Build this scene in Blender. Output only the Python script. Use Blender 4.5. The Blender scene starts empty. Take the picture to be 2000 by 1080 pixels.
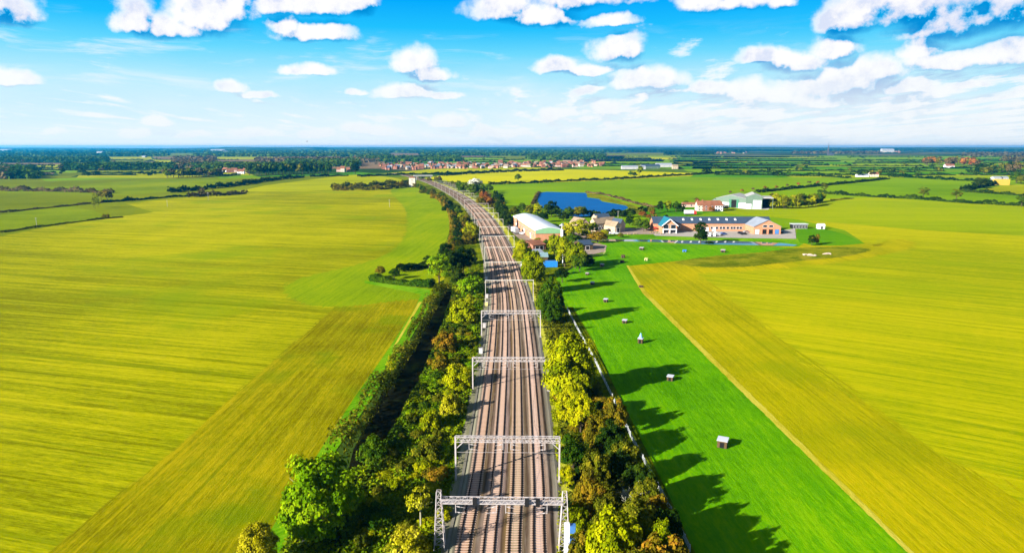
import bpy, math, random
import numpy as np
from mathutils import Vector, Matrix
random.seed(7); rng = np.random.default_rng(11)
R = math.radians
scene = bpy.context.scene
# ------------------------------------------------------------------ camera
H = 56.0; FP = 1340.0; TH = math.atan(253/1340)
cam = bpy.data.cameras.new('camera'); camo = bpy.data.objects.new('camera', cam)
scene.collection.objects.link(camo); scene.camera = camo
camo.location = (0, 0, H); camo.rotation_euler = (math.pi/2-TH, 0, 0)
cam.lens = 36*FP/2000; cam.sensor_width = 36; cam.clip_start = .5; cam.clip_end = 60000
scene.view_settings.view_transform = 'Standard'; scene.view_settings.look = 'None'
scene.view_settings.exposure = 2.0; scene.view_settings.gamma = 1
# ------------------------------------------------------------------ sun
SUN_EL = R(21); SHX, SHY = math.sin(R(55)), math.cos(R(55))      # ground direction shadows fall in
sl = bpy.data.lights.new('sun', 'SUN'); sl.energy = 5.0; sl.angle = R(.5); sl.color = (1, .95, .86)
so = bpy.data.objects.new('sun', sl); scene.collection.objects.link(so)
sd = Vector((SHX*math.cos(SUN_EL), SHY*math.cos(SUN_EL), -math.sin(SUN_EL)))
so.rotation_euler = sd.to_track_quat('-Z', 'Y').to_euler(); so.location = (-60, -60, 120)
# ------------------------------------------------------------------ world: sky and clouds
def ray(px, py):
    cx = (px-1000)/FP; cy = (540-py)/FP
    return Vector((cx, math.cos(TH)+cy*math.sin(TH), -math.sin(TH)+cy*math.cos(TH)))
world = bpy.data.worlds.new('World'); scene.world = world; world.use_nodes = True
wt = world.node_tree; wt.nodes.clear()
class NB:
    def __init__(s, t): s.t = t
    def n(s, typ, **kw):
        x = s.t.nodes.new(typ)
        for k, v in kw.items(): setattr(x, k, v)
        return x
    def put(s, sock, v):
        if isinstance(v, bpy.types.NodeSocket): s.t.links.new(v, sock)
        elif v is not None: sock.default_value = v
    def m(s, op, a, b=None, c=None, clamp=False):
        x = s.n('ShaderNodeMath', operation=op, use_clamp=clamp)
        for i, v in enumerate((a, b, c)):
            if v is not None: s.put(x.inputs[i], v)
        return x.outputs[0]
    def v(s, op, a, b=None, c=None):
        x = s.n('ShaderNodeVectorMath', operation=op)
        for i, v in enumerate((a, b, c)):
            if v is not None: s.put(x.inputs[i], v)
        return x.outputs['Value'] if op in ('LENGTH', 'DOT_PRODUCT', 'DISTANCE') else x.outputs[0]
    def comb(s, a, b, c=0.0):
        x = s.n('ShaderNodeCombineXYZ')
        for i, v in enumerate((a, b, c)): s.put(x.inputs[i], v)
        return x.outputs[0]
    def noise(s, vec, scale, detail=4, rough=.55, col=False, dist=0.0):
        x = s.n('ShaderNodeTexNoise'); s.put(x.inputs['Vector'], vec); x.inputs['Scale'].default_value = scale
        x.inputs['Detail'].default_value = detail; x.inputs['Roughness'].default_value = rough; x.inputs['Distortion'].default_value = dist
        return x.outputs['Color'] if col else x.outputs['Fac']
    def ramp(s, fac, stops, interp='LINEAR'):
        x = s.n('ShaderNodeValToRGB'); s.put(x.inputs[0], fac); e = x.color_ramp.elements; x.color_ramp.interpolation = interp
        while len(e) < len(stops): e.new(.5)
        for i, (p, c) in enumerate(stops):
            e[i].position = p; e[i].color = (*c, 1) if hasattr(c, '__len__') else (c, c, c, 1)
        return x.outputs[0]
    def mix(s, f, a, b, mode='MIX'):
        x = s.n('ShaderNodeMix', data_type='RGBA', blend_type=mode)
        s.put(x.inputs[0], f)
        for k, v in ((6, a), (7, b)):
            s.put(x.inputs[k], v if isinstance(v, bpy.types.NodeSocket) else (*v, 1))
        return x.outputs[2]
    def maprange(s, v, a, b, c=0., d=1., smooth=True):
        x = s.n('ShaderNodeMapRange', interpolation_type='SMOOTHSTEP' if smooth else 'LINEAR')
        for i, q in enumerate((v, a, b, c, d)): s.put(x.inputs[i], q)
        return x.outputs[0]
K = 10.0
def sky_pt(px, py):
    d = ray(px, py); return math.atan2(d.x, d.y)*K, math.atan2(d.z, math.hypot(d.x, d.y))*K
BLOBS = [(15,30,48,34),(-15,10,40,40),(265,48,32,40),(330,62,60,30),(395,45,62,50),(440,15,45,60),(545,15,50,26),(620,15,65,30),(700,12,38,34),
 (555,50,32,26),(610,68,68,26),(990,22,66,40),(1050,35,75,34),(1130,0,95,36),(1185,44,50,18),(1390,8,55,34),(1440,8,70,30),(1515,8,30,22),
 (1665,48,55,36),(1760,28,95,52),(1850,60,95,40),(1930,35,90,60),(1995,10,70,70),(1490,112,42,20),(1555,128,48,26),(1625,100,44,32),
 (1700,140,55,28),(1805,100,34,36),(1850,122,62,24),(1975,110,60,32),(812,132,40,36),(845,152,34,20),(785,186,60,17),(700,180,24,9),(865,190,40,7),
 (448,174,20,16),(500,186,34,8),(600,141,44,14),(305,238,26,12),(18,158,44,17),(1085,133,46,20),(1205,104,52,34),(1150,140,60,16),(1265,165,72,30),
 (1385,176,48,16),(1460,186,60,30),(1545,188,80,34),(1655,165,58,42),(1610,200,70,18),(1770,175,60,16),(1890,170,40,10),(1730,215,40,10),(1480,225,60,14),
 (1330,230,60,14),(1180,215,30,22),(1090,225,40,14),(880,240,40,18),(620,262,30,12),(500,262,40,12),(270,262,30,12),(110,258,20,9),(380,265,30,8),(730,255,60,14),(980,262,60,12),(1250,262,80,14),(1560,258,90,14),(1850,262,90,12)]
grp = bpy.data.node_groups.new('cloud_density', 'ShaderNodeTree')
grp.interface.new_socket('P', in_out='INPUT', socket_type='NodeSocketVector')
grp.interface.new_socket('D', in_out='OUTPUT', socket_type='NodeSocketFloat')
g = NB(grp); gi = g.n('NodeGroupInput'); go_ = g.n('NodeGroupOutput')
P = gi.outputs[0]
w1 = g.noise(P, 1.6, 5, .6, col=True)
w1 = g.v('SUBTRACT', w1, (.5, .5, .5)); Pd = g.v('MULTIPLY_ADD', w1, (.55, .24, 0), P)
cur = None
for (bx, by, rx, ry) in BLOBS:
    cx, cy = sky_pt(bx, by); rx = rx/FP*K*1.12; ry = ry/FP*K*1.18
    q = g.v('MULTIPLY_ADD', Pd, (1/rx, 1/ry, 0), (-cx/rx, -cy/ry, 0))
    q2 = g.v('MULTIPLY', q, (1, -2.3, 0)); q = g.v('MAXIMUM', q, q2)
    d = g.m('SUBTRACT', 1.0, g.v('DOT_PRODUCT', q, q))
    cur = d if cur is None else g.m('MAXIMUM', cur, d)
# low far cumulus: scale follows the distance of a cloud deck
sp = g.n('ShaderNodeSeparateXYZ'); g.put(sp.inputs[0], P)
e1 = g.m('ADD', g.m('MAXIMUM', sp.outputs[1], 0.0), .16)
u_ = g.m('DIVIDE', sp.outputs[0], g.m('POWER', e1, .8)); v_ = g.m('LOGARITHM', e1, 2.0)
fp = g.comb(g.m('MULTIPLY', u_, 1.15), g.m('MULTIPLY', v_, 2.5))
fn = g.noise(fp, 1.15, 6, .62)
lowm = g.maprange(sp.outputs[1], .15, 1.55, .62, -.55)
right = g.maprange(sp.outputs[0], -3.0, 4.5, -.5, .42)
far = g.m('ADD', g.m('MULTIPLY_ADD', fn, 5.2, -3.0), g.m('ADD', lowm, right))
far = g.m('MINIMUM', far, .75)
cur = g.m('MAXIMUM', cur, far)
nz = g.noise(P, 2.0, 7, .56)
out = g.m('ADD', cur, g.m('MULTIPLY_ADD', nz, 2.3, -1.08))
grp.links.new(out, go_.inputs[0])
b = NB(wt)
tc = b.n('ShaderNodeTexCoord'); sx = b.n('ShaderNodeSeparateXYZ'); b.put(sx.inputs[0], tc.outputs['Generated'])
hyp = b.m('SQRT', b.m('ADD', b.m('MULTIPLY', sx.outputs[0], sx.outputs[0]), b.m('MULTIPLY', sx.outputs[1], sx.outputs[1])))
az = b.m('MULTIPLY', b.m('ARCTAN2', sx.outputs[0], sx.outputs[1]), K); el = b.m('MULTIPLY', b.m('ARCTAN2', sx.outputs[2], hyp), K)
PP = b.comb(az, el)
sky = b.n('ShaderNodeTexSky', sky_type='NISHITA', sun_disc=False, sun_elevation=SUN_EL)
sky.sun_rotation = math.atan2(-SHX, -SHY); sky.air_density = 1.0; sky.dust_density = .6; sky.ozone_density = 2.0
S = 1/2**2.0
nish = b.v('SCALE', sky.outputs[0]); nish.node.inputs['Scale'].default_value = .05
grad = b.ramp(b.m('DIVIDE', el, 3.0, clamp=True), [(0, (1.25*S, 1.15*S, 1.10*S)), (.03, (.84*S, .96*S, 1.02*S)), (.12, (.66*S, .90*S, 1.0*S)), (.19, (.58*S, .87*S, 1.0*S)), (.30, (.38*S, .82*S, 1.0*S)), (.42, (.13*S, .70*S, 1.0*S)), (.53, (.015*S, .54*S, 1.0*S)), (.66, (.0*S, .40*S, 1.0*S)), (1, (.0*S, .25*S, .8*S))])
base = b.mix(b.maprange(el, 2.2, 4.5), grad, nish)
c1 = b.n('ShaderNodeGroup', node_tree=grp); b.put(c1.inputs[0], PP)
c2 = b.n('ShaderNodeGroup', node_tree=grp); b.put(c2.inputs[0], b.v('ADD', PP, (-.07, .13, 0)))
D, D2 = c1.outputs[0], c2.outputs[0]
# cirrus
cp = b.v('MULTIPLY', b.v('ADD', PP, (0, 0, 4)), (.55, 4.5, 1))
ci = b.noise(b.v('ADD', cp, b.v('SCALE', b.noise(PP, .7, 2, .5, col=True))), 1.1, 5, .6)
cim = b.m('MULTIPLY', b.maprange(ci, .5, .72, 0, .7), b.m('MULTIPLY', b.maprange(el, .5, 1.0), b.maprange(el, 1.75, 1.25)))
cim = b.m('MULTIPLY', cim, b.maprange(az, 3.0, -3.5, .25, 1.0))
base = b.mix(cim, base, (.92*S, .97*S, 1.0*S))

soft = b.m('ADD', b.maprange(b.m('SUBTRACT', D2, D), -.25, .62), b.m('MULTIPLY', b.maprange(b.noise(PP, 2.1, 6, .6), .42, .66), b.maprange(D, .25, .85, 0, .50)), clamp=True)
bx_, by_ = sky_pt(1925, 42)
gd = b.v('LENGTH', b.v('MULTIPLY', b.v('SUBTRACT', PP, (bx_, by_, 0)), (1/1.5, 1/.5, 0)))
soft = b.m('ADD', soft, b.m('MULTIPLY', b.maprange(gd, 1.0, .1), .42), clamp=True)
alpha = b.maprange(D, -.25, b.m('MULTIPLY_ADD', soft, .35, .75))
shade = b.ramp(soft, [(0, (1.05*S, 1.05*S, 1.07*S)), (.30, (.93*S, .94*S, 1.0*S)), (.52, (.70*S, .77*S, .96*S)), (.74, (.22*S, .56*S, .92*S)), (.88, (.0*S, .36*S, .80*S)), (1, (.0*S, .27*S, .70*S))])
lowf = b.maprange(el, 1.35, .3)
shade = b.mix(b.m('MULTIPLY', lowf, .85), shade, (.93*S, .98*S, 1.0*S))
veil = b.m('MULTIPLY', b.maprange(el, 1.5, .05, 0, .72), b.maprange(b.noise(b.v('MULTIPLY', PP, (.35, 1.6, 1)), 1.3, 4, .6), .3, .62, .35, 1))
veil = b.m('MULTIPLY', veil, b.maprange(az, -5.5, 3.5, .55, 1.0))
base = b.mix(veil, base, (.95*S, 1.0*S, 1.02*S))
col = b.mix(alpha, base, shade)
bg = b.n('ShaderNodeBackground'); b.put(bg.inputs[0], col); bg.inputs[1].default_value = 1.0
wo = b.n('ShaderNodeOutputWorld'); wt.links.new(bg.outputs[0], wo.inputs[0])
world.cycles.sampling_method = 'MANUAL'; world.cycles.sample_map_resolution = 512
# ------------------------------------------------------------------ helpers
def G(px, py, z=0.0):
    d = ray(px, py); t = (z-H)/d.z
    return Vector((d.x*t, d.y*t, z))
def zat(Y, py):
    d = ray(1000, py); return H + Y*d.z/d.y
def depth(Y, z=0): return Y*math.cos(TH)+(H-z)*math.sin(TH)
def mpp(Y): return depth(Y)/FP
def link(o): scene.collection.objects.link(o); return o
def tag(o, label=None, cat=None, group=None, kind=None):
    if label: o['label'] = ' '.join(label.split())
    if cat: o['category'] = cat
    if group: o['group'] = group
    if kind: o['kind'] = kind
    return o
def empty(name, loc, rz, label, cat, group=None):
    o = link(bpy.data.objects.new(name, None)); o.location = loc; o.rotation_euler = (0, 0, rz); o.empty_display_size = .5
    return tag(o, label, cat, group)
class MB:
    def __init__(s): s.v = []; s.f = []; s.mi = []; s.cur = 0
    def m(s, i): s.cur = i; return s
    def face(s, pts):
        n = len(s.v); s.v += [tuple(p) for p in pts]; s.f.append(tuple(range(n, n+len(pts)))); s.mi.append(s.cur)
    def box(s, x0, x1, y0, y1, z0, z1, mat=None):
        p = [(x0,y0,z0),(x1,y0,z0),(x1,y1,z0),(x0,y1,z0),(x0,y0,z1),(x1,y0,z1),(x1,y1,z1),(x0,y1,z1)]
        if mat is not None: p = [tuple(mat @ Vector(q)) for q in p]
        n = len(s.v); s.v += p
        for f in ((0,3,2,1),(4,5,6,7),(0,1,5,4),(1,2,6,5),(2,3,7,6),(3,0,4,7)):
            s.f.append(tuple(n+i for i in f)); s.mi.append(s.cur)
        return s
    def tube(s, a, b_, r0, r1=None, n=6):
        a = Vector(a); b_ = Vector(b_); r1 = r0 if r1 is None else r1
        d = (b_-a).normalized(); u = d.orthogonal().normalized(); w = d.cross(u); k = len(s.v)
        for (c, r) in ((a, r0), (b_, r1)):
            for i in range(n):
                t = 2*math.pi*i/n; s.v.append(tuple(c+u*(r*math.cos(t))+w*(r*math.sin(t))))
        for i in range(n):
            j = (i+1) % n; s.f.append((k+i, k+j, k+n+j, k+n+i)); s.mi.append(s.cur)
        s.f.append(tuple(k+i for i in reversed(range(n)))); s.mi.append(s.cur)
        s.f.append(tuple(k+n+i for i in range(n))); s.mi.append(s.cur)
        return s
    def bar(s, a, b_, w, h):        # square bar between two points
        a = Vector(a); b_ = Vector(b_); d = b_-a; L = d.length; q = d.to_track_quat('X', 'Z').to_matrix().to_4x4(); q.translation = a
        return s.box(0, L, -w/2, w/2, -h/2, h/2, q)
    def prism(s, prof, y0, y1, axis='y'):   # extruded profile of (x,z) along y, or of (y,z) along x
        def P3(p, t): return (p[0], t, p[1]) if axis == 'y' else (t, p[0], p[1])
        n = len(prof)
        s.face([P3(p, y0) for p in prof]); s.face([P3(p, y1) for p in reversed(prof)])
        for i in range(n):
            j = (i+1) % n; s.face([P3(prof[i], y1), P3(prof[j], y1), P3(prof[j], y0), P3(prof[i], y0)])
        return s
    def mesh(s, name, mats):
        me = bpy.data.meshes.new(name); me.from_pydata(s.v, [], s.f)
        for m_ in (mats if isinstance(mats, (list, tuple)) else [mats]): me.materials.append(m_)
        me.polygons.foreach_set('material_index', s.mi); me.update(); return me
    def build(s, name, mats, parent=None):
        o = link(bpy.data.objects.new(name, s.mesh(name, mats)))
        if parent: o.parent = parent
        return o
def copy_tree(o, parent=None):
    c = link(o.copy()); c.parent = parent
    for ch in o.children: copy_tree(ch, c)
    return c
# ------------------------------------------------------------------ materials
KF, KL, KP = .56, .70, .62
def newmat(name):
    m_ = bpy.data.materials.new(name); m_.use_nodes = True; t = m_.node_tree; t.nodes.clear()
    n = NB(t); o = n.n('ShaderNodeOutputMaterial'); return m_, n, o
def pbr(n, o, col, rough=.9, spec=.3, metal=0., bump=None, bs=.3):
    p = n.n('ShaderNodeBsdfPrincipled'); n.put(p.inputs['Base Color'], col if isinstance(col, bpy.types.NodeSocket) else (*col, 1))
    n.put(p.inputs['Roughness'], rough); p.inputs['Specular IOR Level'].default_value = spec; p.inputs['Metallic'].default_value = metal
    if bump is not None:
        bb = n.n('ShaderNodeBump'); bb.inputs['Strength'].default_value = bs; n.put(bb.inputs['Height'], bump); n.t.links.new(bb.outputs[0], p.inputs['Normal'])
    n.t.links.new(p.outputs[0], o.inputs[0]); return p
def plain(name, c, rough=.7, spec=.3, metal=0., var=.25, sc=1.5, stain=None):
    c = tuple(x*KP for x in c); stain = stain and tuple(x*KP for x in stain)
    m_, n, o = newmat(name); tcn = n.n('ShaderNodeTexCoord').outputs['Object']
    a = n.noise(tcn, sc, 5, .6); k = n.ramp(a, [(.25, tuple(x*(1-var) for x in c)), (.75, tuple(min(1, x*(1+var*.6)) for x in c))])
    if stain: k = n.mix(n.maprange(n.noise(tcn, sc*.35, 4, .65), .5, .7, 0, .7), k, stain)
    pbr(n, o, k, rough, spec, metal, a, .15); return m_
def brick(name, c1, c2, mort):
    c1, c2, mort = (tuple(x*KP for x in c) for c in (c1, c2, mort))
    m_, n, o = newmat(name); tcn = n.n('ShaderNodeTexCoord').outputs['Object']
    s3 = n.n('ShaderNodeSeparateXYZ'); n.put(s3.inputs[0], tcn)
    uv = n.comb(n.m('ADD', s3.outputs[0], s3.outputs[1]), s3.outputs[2])
    br = n.n('ShaderNodeTexBrick'); n.put(br.inputs['Vector'], uv); br.inputs['Scale'].default_value = 3.2
    br.inputs['Color1'].default_value = (*c1, 1); br.inputs['Color2'].default_value = (*c2, 1); br.inputs['Mortar'].default_value = (*mort, 1)
    v2 = n.mix(n.maprange(n.noise(tcn, .5, 4, .6), .35, .7, 0, .35), br.outputs[0], tuple(x*.6 for x in c1))
    pbr(n, o, v2, .9, .2); return m_
def leafmat(name, ca, cb, cc=None):
    ca, cb, cc = (tuple(x*KL for x in c) for c in (ca, cb, cc or cb))
    m_, n, o = newmat(name)
    at = n.n('ShaderNodeAttribute', attribute_name='tint'); oi = n.n('ShaderNodeObjectInfo')
    st = [(0, ca), (.55, cb), (1, cc or cb)]
    c = n.ramp(at.outputs['Fac'], st)
    hs = n.n('ShaderNodeHueSaturation'); n.put(hs.inputs['Color'], c)
    n.put(hs.inputs['Hue'], n.m('MULTIPLY_ADD', oi.outputs['Random'], .035, .482)); n.put(hs.inputs['Value'], n.m('MULTIPLY_ADD', oi.outputs['Random'], -.45, 1.2))
    d = n.n('ShaderNodeBsdfDiffuse'); n.put(d.inputs[0], hs.outputs[0]); t = n.n('ShaderNodeBsdfTranslucent'); n.put(t.inputs[0], hs.outputs[0])
    mx = n.n('ShaderNodeMixShader'); mx.inputs[0].default_value = .18; n.t.links.new(d.outputs[0], mx.inputs[1]); n.t.links.new(t.outputs[0], mx.inputs[2])
    n.t.links.new(mx.outputs[0], o.inputs[0]); return m_
def fieldmat(name, ca, cb, cc, ang=0., row=3.0, blot=.012, stretch=.02, cdark=None, amt=1.0, green=None):
    """crop or grass: drilled rows running along ang (degrees from +X), drifts of growth, fine grain"""
    ca, cb, cc = (tuple(x*KF for x in c) for c in (ca, cb, cc)); green = green and tuple(x*KF for x in green); cdark = cdark and tuple(x*KF for x in cdark)
    m_, n, o = newmat(name)
    tcn = n.n('ShaderNodeTexCoord').outputs['Object']
    mp = n.n('ShaderNodeMapping'); n.put(mp.inputs[0], tcn); mp.inputs['Rotation'].default_value = (0, 0, -R(ang))
    rows = n.v('MULTIPLY', mp.outputs[0], (stretch, 1, 1))
    r1 = n.noise(rows, 1/row, 4, .65); r2 = n.noise(n.v('MULTIPLY', mp.outputs[0], (stretch*2.5, 1, 1)), 3/row, 3, .7)
    bl = n.noise(tcn, blot, 5, .6); fine = n.noise(n.v('MULTIPLY', mp.outputs[0], (.35, 1, 1)), 1.1, 6, .85)
    bd_ = n.noise(n.v('MULTIPLY', mp.outputs[0], (stretch*.6, 1, 1)), .07, 4, .6)
    r1 = n.m('ADD', r1, n.m('MULTIPLY', n.m('SUBTRACT', bd_, .5), .5))
    f = n.m('ADD', n.m('MULTIPLY', n.m('SUBTRACT', r1, .5), .9*amt), n.m('ADD', n.m('MULTIPLY', n.m('SUBTRACT', r2, .5), .55*amt), n.m('ADD', n.m('MULTIPLY', n.m('SUBTRACT', bl, .5), 1.5), n.m('MULTIPLY', n.m('SUBTRACT', fine, .5), 1.25))))
    k = n.ramp(n.m('ADD', f, .5), [(.2, ca), (.5, cb), (.8, cc)])
    if green: k = n.mix(n.maprange(n.noise(tcn, blot*1.7, 4, .6), .5, .68, 0, .65), k, green)
    if cdark: k = n.mix(n.maprange(n.noise(rows, .45/row, 3, .6), .56, .72, 0, .5), k, cdark)
    d = n.n('ShaderNodeBsdfDiffuse'); n.put(d.inputs[0], k)
    bb = n.n('ShaderNodeBump'); bb.inputs['Strength'].default_value = .45; bb.inputs['Distance'].default_value = .25; n.put(bb.inputs['Height'], n.m('ADD', fine, r2)); n.t.links.new(bb.outputs[0], d.inputs['Normal'])
    tr_ = n.n('ShaderNodeBsdfTransparent'); ms = n.n('ShaderNodeMixShader'); sa = n.n('ShaderNodeAttribute', attribute_name='solid')
    sf = n.m('GREATER_THAN', n.m('ADD', sa.outputs['Fac'], n.m('MULTIPLY', n.m('SUBTRACT', n.noise(n.v('MULTIPLY', mp.outputs[0], (stretch*3, 1, 1)), .6, 5, .85), .5), 2.2)), .5)
    sf = n.m('MAXIMUM', sf, n.m('GREATER_THAN', sa.outputs['Fac'], .995))
    n.put(ms.inputs[0], sf); n.t.links.new(tr_.outputs[0], ms.inputs[1]); n.t.links.new(d.outputs[0], ms.inputs[2]); n.t.links.new(ms.outputs[0], o.inputs[0]); return m_
L_YG = leafmat('leaf_yellow_green', (.10,.14,.001), (.24,.27,.001), (.38,.37,.004))
L_YEL = leafmat('leaf_yellow', (.15,.15,.002), (.33,.33,.004), (.44,.41,.03))
L_BG = leafmat('leaf_bright_green', (.07,.15,.001), (.17,.29,.002), (.32,.40,.004))
L_MG = leafmat('leaf_mid_green', (.018,.05,.003), (.045,.10,.003), (.10,.15,.004))
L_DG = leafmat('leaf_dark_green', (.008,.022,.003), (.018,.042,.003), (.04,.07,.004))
L_OR = leafmat('leaf_orange_brown', (.06,.06,.004), (.17,.14,.004), (.27,.15,.010))
L_RED = leafmat('leaf_rust', (.12,.04,.01), (.26,.09,.015), (.32,.16,.02))
L_BR = leafmat('leaf_bare_brown', (.05,.04,.015), (.12,.09,.03), (.17,.12,.05))
L_OL = leafmat('leaf_olive', (.04,.055,.003), (.10,.115,.004), (.2,.18,.008))
L_WH = leafmat('leaf_silver', (.35,.35,.25), (.6,.6,.5), (.8,.8,.72))
BARK = plain('bark', (.10,.075,.045), .95, .1, var=.4, sc=4); BARKP = plain('pale_bark', (.42,.38,.25), .9, .1, var=.3, sc=4)
WHITE = plain('white_paint', (.8,.8,.8), .5, .3, var=.06); GALV = plain('galvanised_steel', (.50,.45,.44), .5, .4, var=.18, sc=3, stain=(.4,.3,.22))
# ------------------------------------------------------------------ ground and fields
def sheet(name, pts, z, m_, feather=0., jit=0.):
    if jit:                                     # ragged edge
        q = []; rj = random.Random(len(pts)*7+int(pts[0][0])); N = len(pts)
        for i in range(N):
            a, b_ = pts[i], pts[(i+1) % N]; L = math.hypot(b_[0]-a[0], b_[1]-a[1]); k = min(40, int(L/(4*jit)))+1
            for j in range(k):
                t = j/k; s = jit if j else 0; q.append((a[0]+(b_[0]-a[0])*t+rj.uniform(-s, s), a[1]+(b_[1]-a[1])*t+rj.uniform(-s, s)))
        pts = q
    N = len(pts); A2 = sum(pts[i][0]*pts[(i+1) % N][1]-pts[(i+1) % N][0]*pts[i][1] for i in range(N))
    if A2 < 0: pts = pts[::-1]
    vs = [(p[0], p[1], z) for p in pts]; fs = [tuple(range(N))]; at = [1.0]*N
    if feather:
        out = []
        for i in range(N):
            a, b_, c = pts[i-1], pts[i], pts[(i+1) % N]
            d = Vector((b_[0]-a[0], b_[1]-a[1])).normalized()+Vector((c[0]-b_[0], c[1]-b_[1])).normalized()
            if d.length < .3: d = Vector((b_[0]-a[0], b_[1]-a[1]))
            d.normalize(); out.append((b_[0]+d.y*feather, b_[1]-d.x*feather, z))
        vs += out; at += [0.0]*N
        fs += [(i, i+N, (i+1) % N+N, (i+1) % N) for i in range(N)]
    me = bpy.data.meshes.new(name); me.from_pydata(vs, [], fs); me.materials.append(m_)
    me.attributes.new('solid', 'FLOAT', 'POINT').data.foreach_set('value', at); me.update()
    o = link(bpy.data.objects.new(name, me)); o['kind'] = 'structure'; return o
def smooth(pts, closed=True, n=5):
    out = []; N = len(pts)
    for i in range(N if closed else N-1):
        p0 = pts[(i-1) % N] if closed or i else pts[0]; p1 = pts[i]; p2 = pts[(i+1) % N]; p3 = pts[(i+2) % N] if closed or i < N-2 else pts[-1]
        for k in range(n):
            t = k/n
            out.append(tuple(.5*((2*p1[a])+(-p0[a]+p2[a])*t+(2*p0[a]-5*p1[a]+4*p2[a]-p3[a])*t*t+(-p0[a]+3*p1[a]-3*p2[a]+p3[a])*t**3) for a in range(2)))
    if not closed: out.append(tuple(pts[-1]))
    return out
def pxsheet(name, px, z, m_, sm=False, feather=0., jit=0.):
    w = [tuple(G(*p)[:2]) for p in px]
    if sm: w = smooth(w)
    return sheet(name, w, z, m_, feather, jit)
m_, n, o = newmat('far_ground'); tcn = n.n('ShaderNodeTexCoord').outputs['Object']
vor = n.n('ShaderNodeTexVoronoi'); n.put(vor.inputs['Vector'], n.v('MULTIPLY', tcn, (.0016, .0026, 1))); vor.inputs['Scale'].default_value = 1.0
k = n.ramp(n.n('ShaderNodeSeparateColor').outputs[0], [(0, (.03,.07,.008)), (.3, (.10,.17,.01)), (.5, (.16,.15,.03)), (.62, (.05,.09,.01)), (.8, (.20,.15,.08)), (1, (.12,.2,.01))], 'CONSTANT')
sep = [x for x in n.t.nodes if x.bl_idname == 'ShaderNodeSeparateColor'][0]; n.t.links.new(vor.outputs['Color'], sep.inputs[0])
k = n.mix(n.maprange(n.noise(tcn, .0011, 4, .6), .48, .58, 0, .85), k, (.018,.04,.008))
k = n.v('SCALE', k); k.node.inputs['Scale'].default_value = KF
pbr(n, o, k, 1, 0); M_FAR = m_
sheet('ground', [(-22000,-400),(22000,-400),(22000,24000),(-22000,24000)], 0, M_FAR)
F_LEFT = fieldmat('stubble_yellow_green', (.19,.20,.001), (.34,.345,.001), (.50,.45,.004), -15, 2.0, .006, .02, (.13,.19,.001), 1.7, (.20,.30,.001))
F_LFAR = fieldmat('young_crop_yellow', (.26,.29,.001), (.38,.40,.001), (.48,.45,.004), 3, 5, .004, .03)
F_HEADG = fieldmat('headland_green', (.16,.25,.001), (.23,.33,.001), (.32,.37,.001), 85, 2, .012, .03)
F_HEADO = fieldmat('headland_olive', (.16,.145,.001), (.27,.25,.001), (.42,.34,.003), 89.5, 1.1, .022, .012, (.12,.18,.001), 1.1, (.13,.22,.001))
F_VERGE = fieldmat('verge_grass', (.07,.22,.002), (.13,.34,.003), (.24,.42,.01), 50, 1.2, .03, .1)
F_LAWN = fieldmat('mown_grass', (.06,.22,.001), (.115,.34,.001), (.21,.43,.001), -88, 2.0, .012, .05, (.06,.25,.001), .8, (.17,.36,.001))
F_RIGHT = fieldmat('drilled_crop_yellow', (.24,.29,.001), (.40,.40,.001), (.52,.46,.003), -33, 2.6, .005, .02, (.18,.28,.001), 1.5, (.26,.36,.001))
F_RHEAD = fieldmat('headland_ochre', (.28,.27,.001), (.42,.375,.001), (.54,.43,.003), -89, 1.5, .011, .012, (.2,.22,.001), 1.1, (.24,.29,.001))
F_RFAR = fieldmat('far_crop_lime', (.22,.29,.001), (.30,.38,.001), (.38,.41,.002), -3, 6, .004, .03)
F_STRAW = fieldmat('straw_line', (.40,.33,.01), (.52,.45,.03), (.6,.52,.06), 90, 1.0, .05, .1)
F_MID = fieldmat('pasture_green', (.13,.25,.001), (.19,.33,.001), (.25,.38,.001), 5, 6, .004, .04, None, .7)
F_DEEP = fieldmat('pasture_deep_green', (.05,.19,.002), (.09,.27,.002), (.14,.32,.003), 5, 6, .006, .04, None, .7)
F_OLIV = fieldmat('olive_field', (.12,.15,.001), (.18,.22,.001), (.24,.27,.002), 8, 7, .004, .04, None, .8)
F_RAPE = fieldmat('bright_yellow_field', (.42,.42,.001), (.55,.52,.001), (.62,.56,.002), 5, 8, .003, .04, None, .6)
F_BROWN = fieldmat('bare_soil', (.16,.11,.06), (.24,.16,.08), (.3,.2,.11), 5, 8, .004, .04, None, .6)
F_ROUGH = fieldmat('rough_grass', (.10,.13,.003), (.22,.24,.004), (.36,.30,.02), 10, 2, .05, .4, None, 1.2, (.07,.14,.002))
F_BANK = fieldmat('bank_undergrowth', (.04,.07,.001), (.12,.16,.002), (.26,.27,.003), 80, 2, .06, .6, None, 1)
F_CESS = fieldmat('dry_lineside_grass', (.30,.32,.01), (.5,.5,.03), (.62,.58,.10), 90, 1.2, .08, .3, None, 1)
F_OLV2 = fieldmat('olive_green_field', (.13,.18,.001), (.20,.27,.001), (.28,.32,.001), 8, 5, .008, .05, None, .9)
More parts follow.
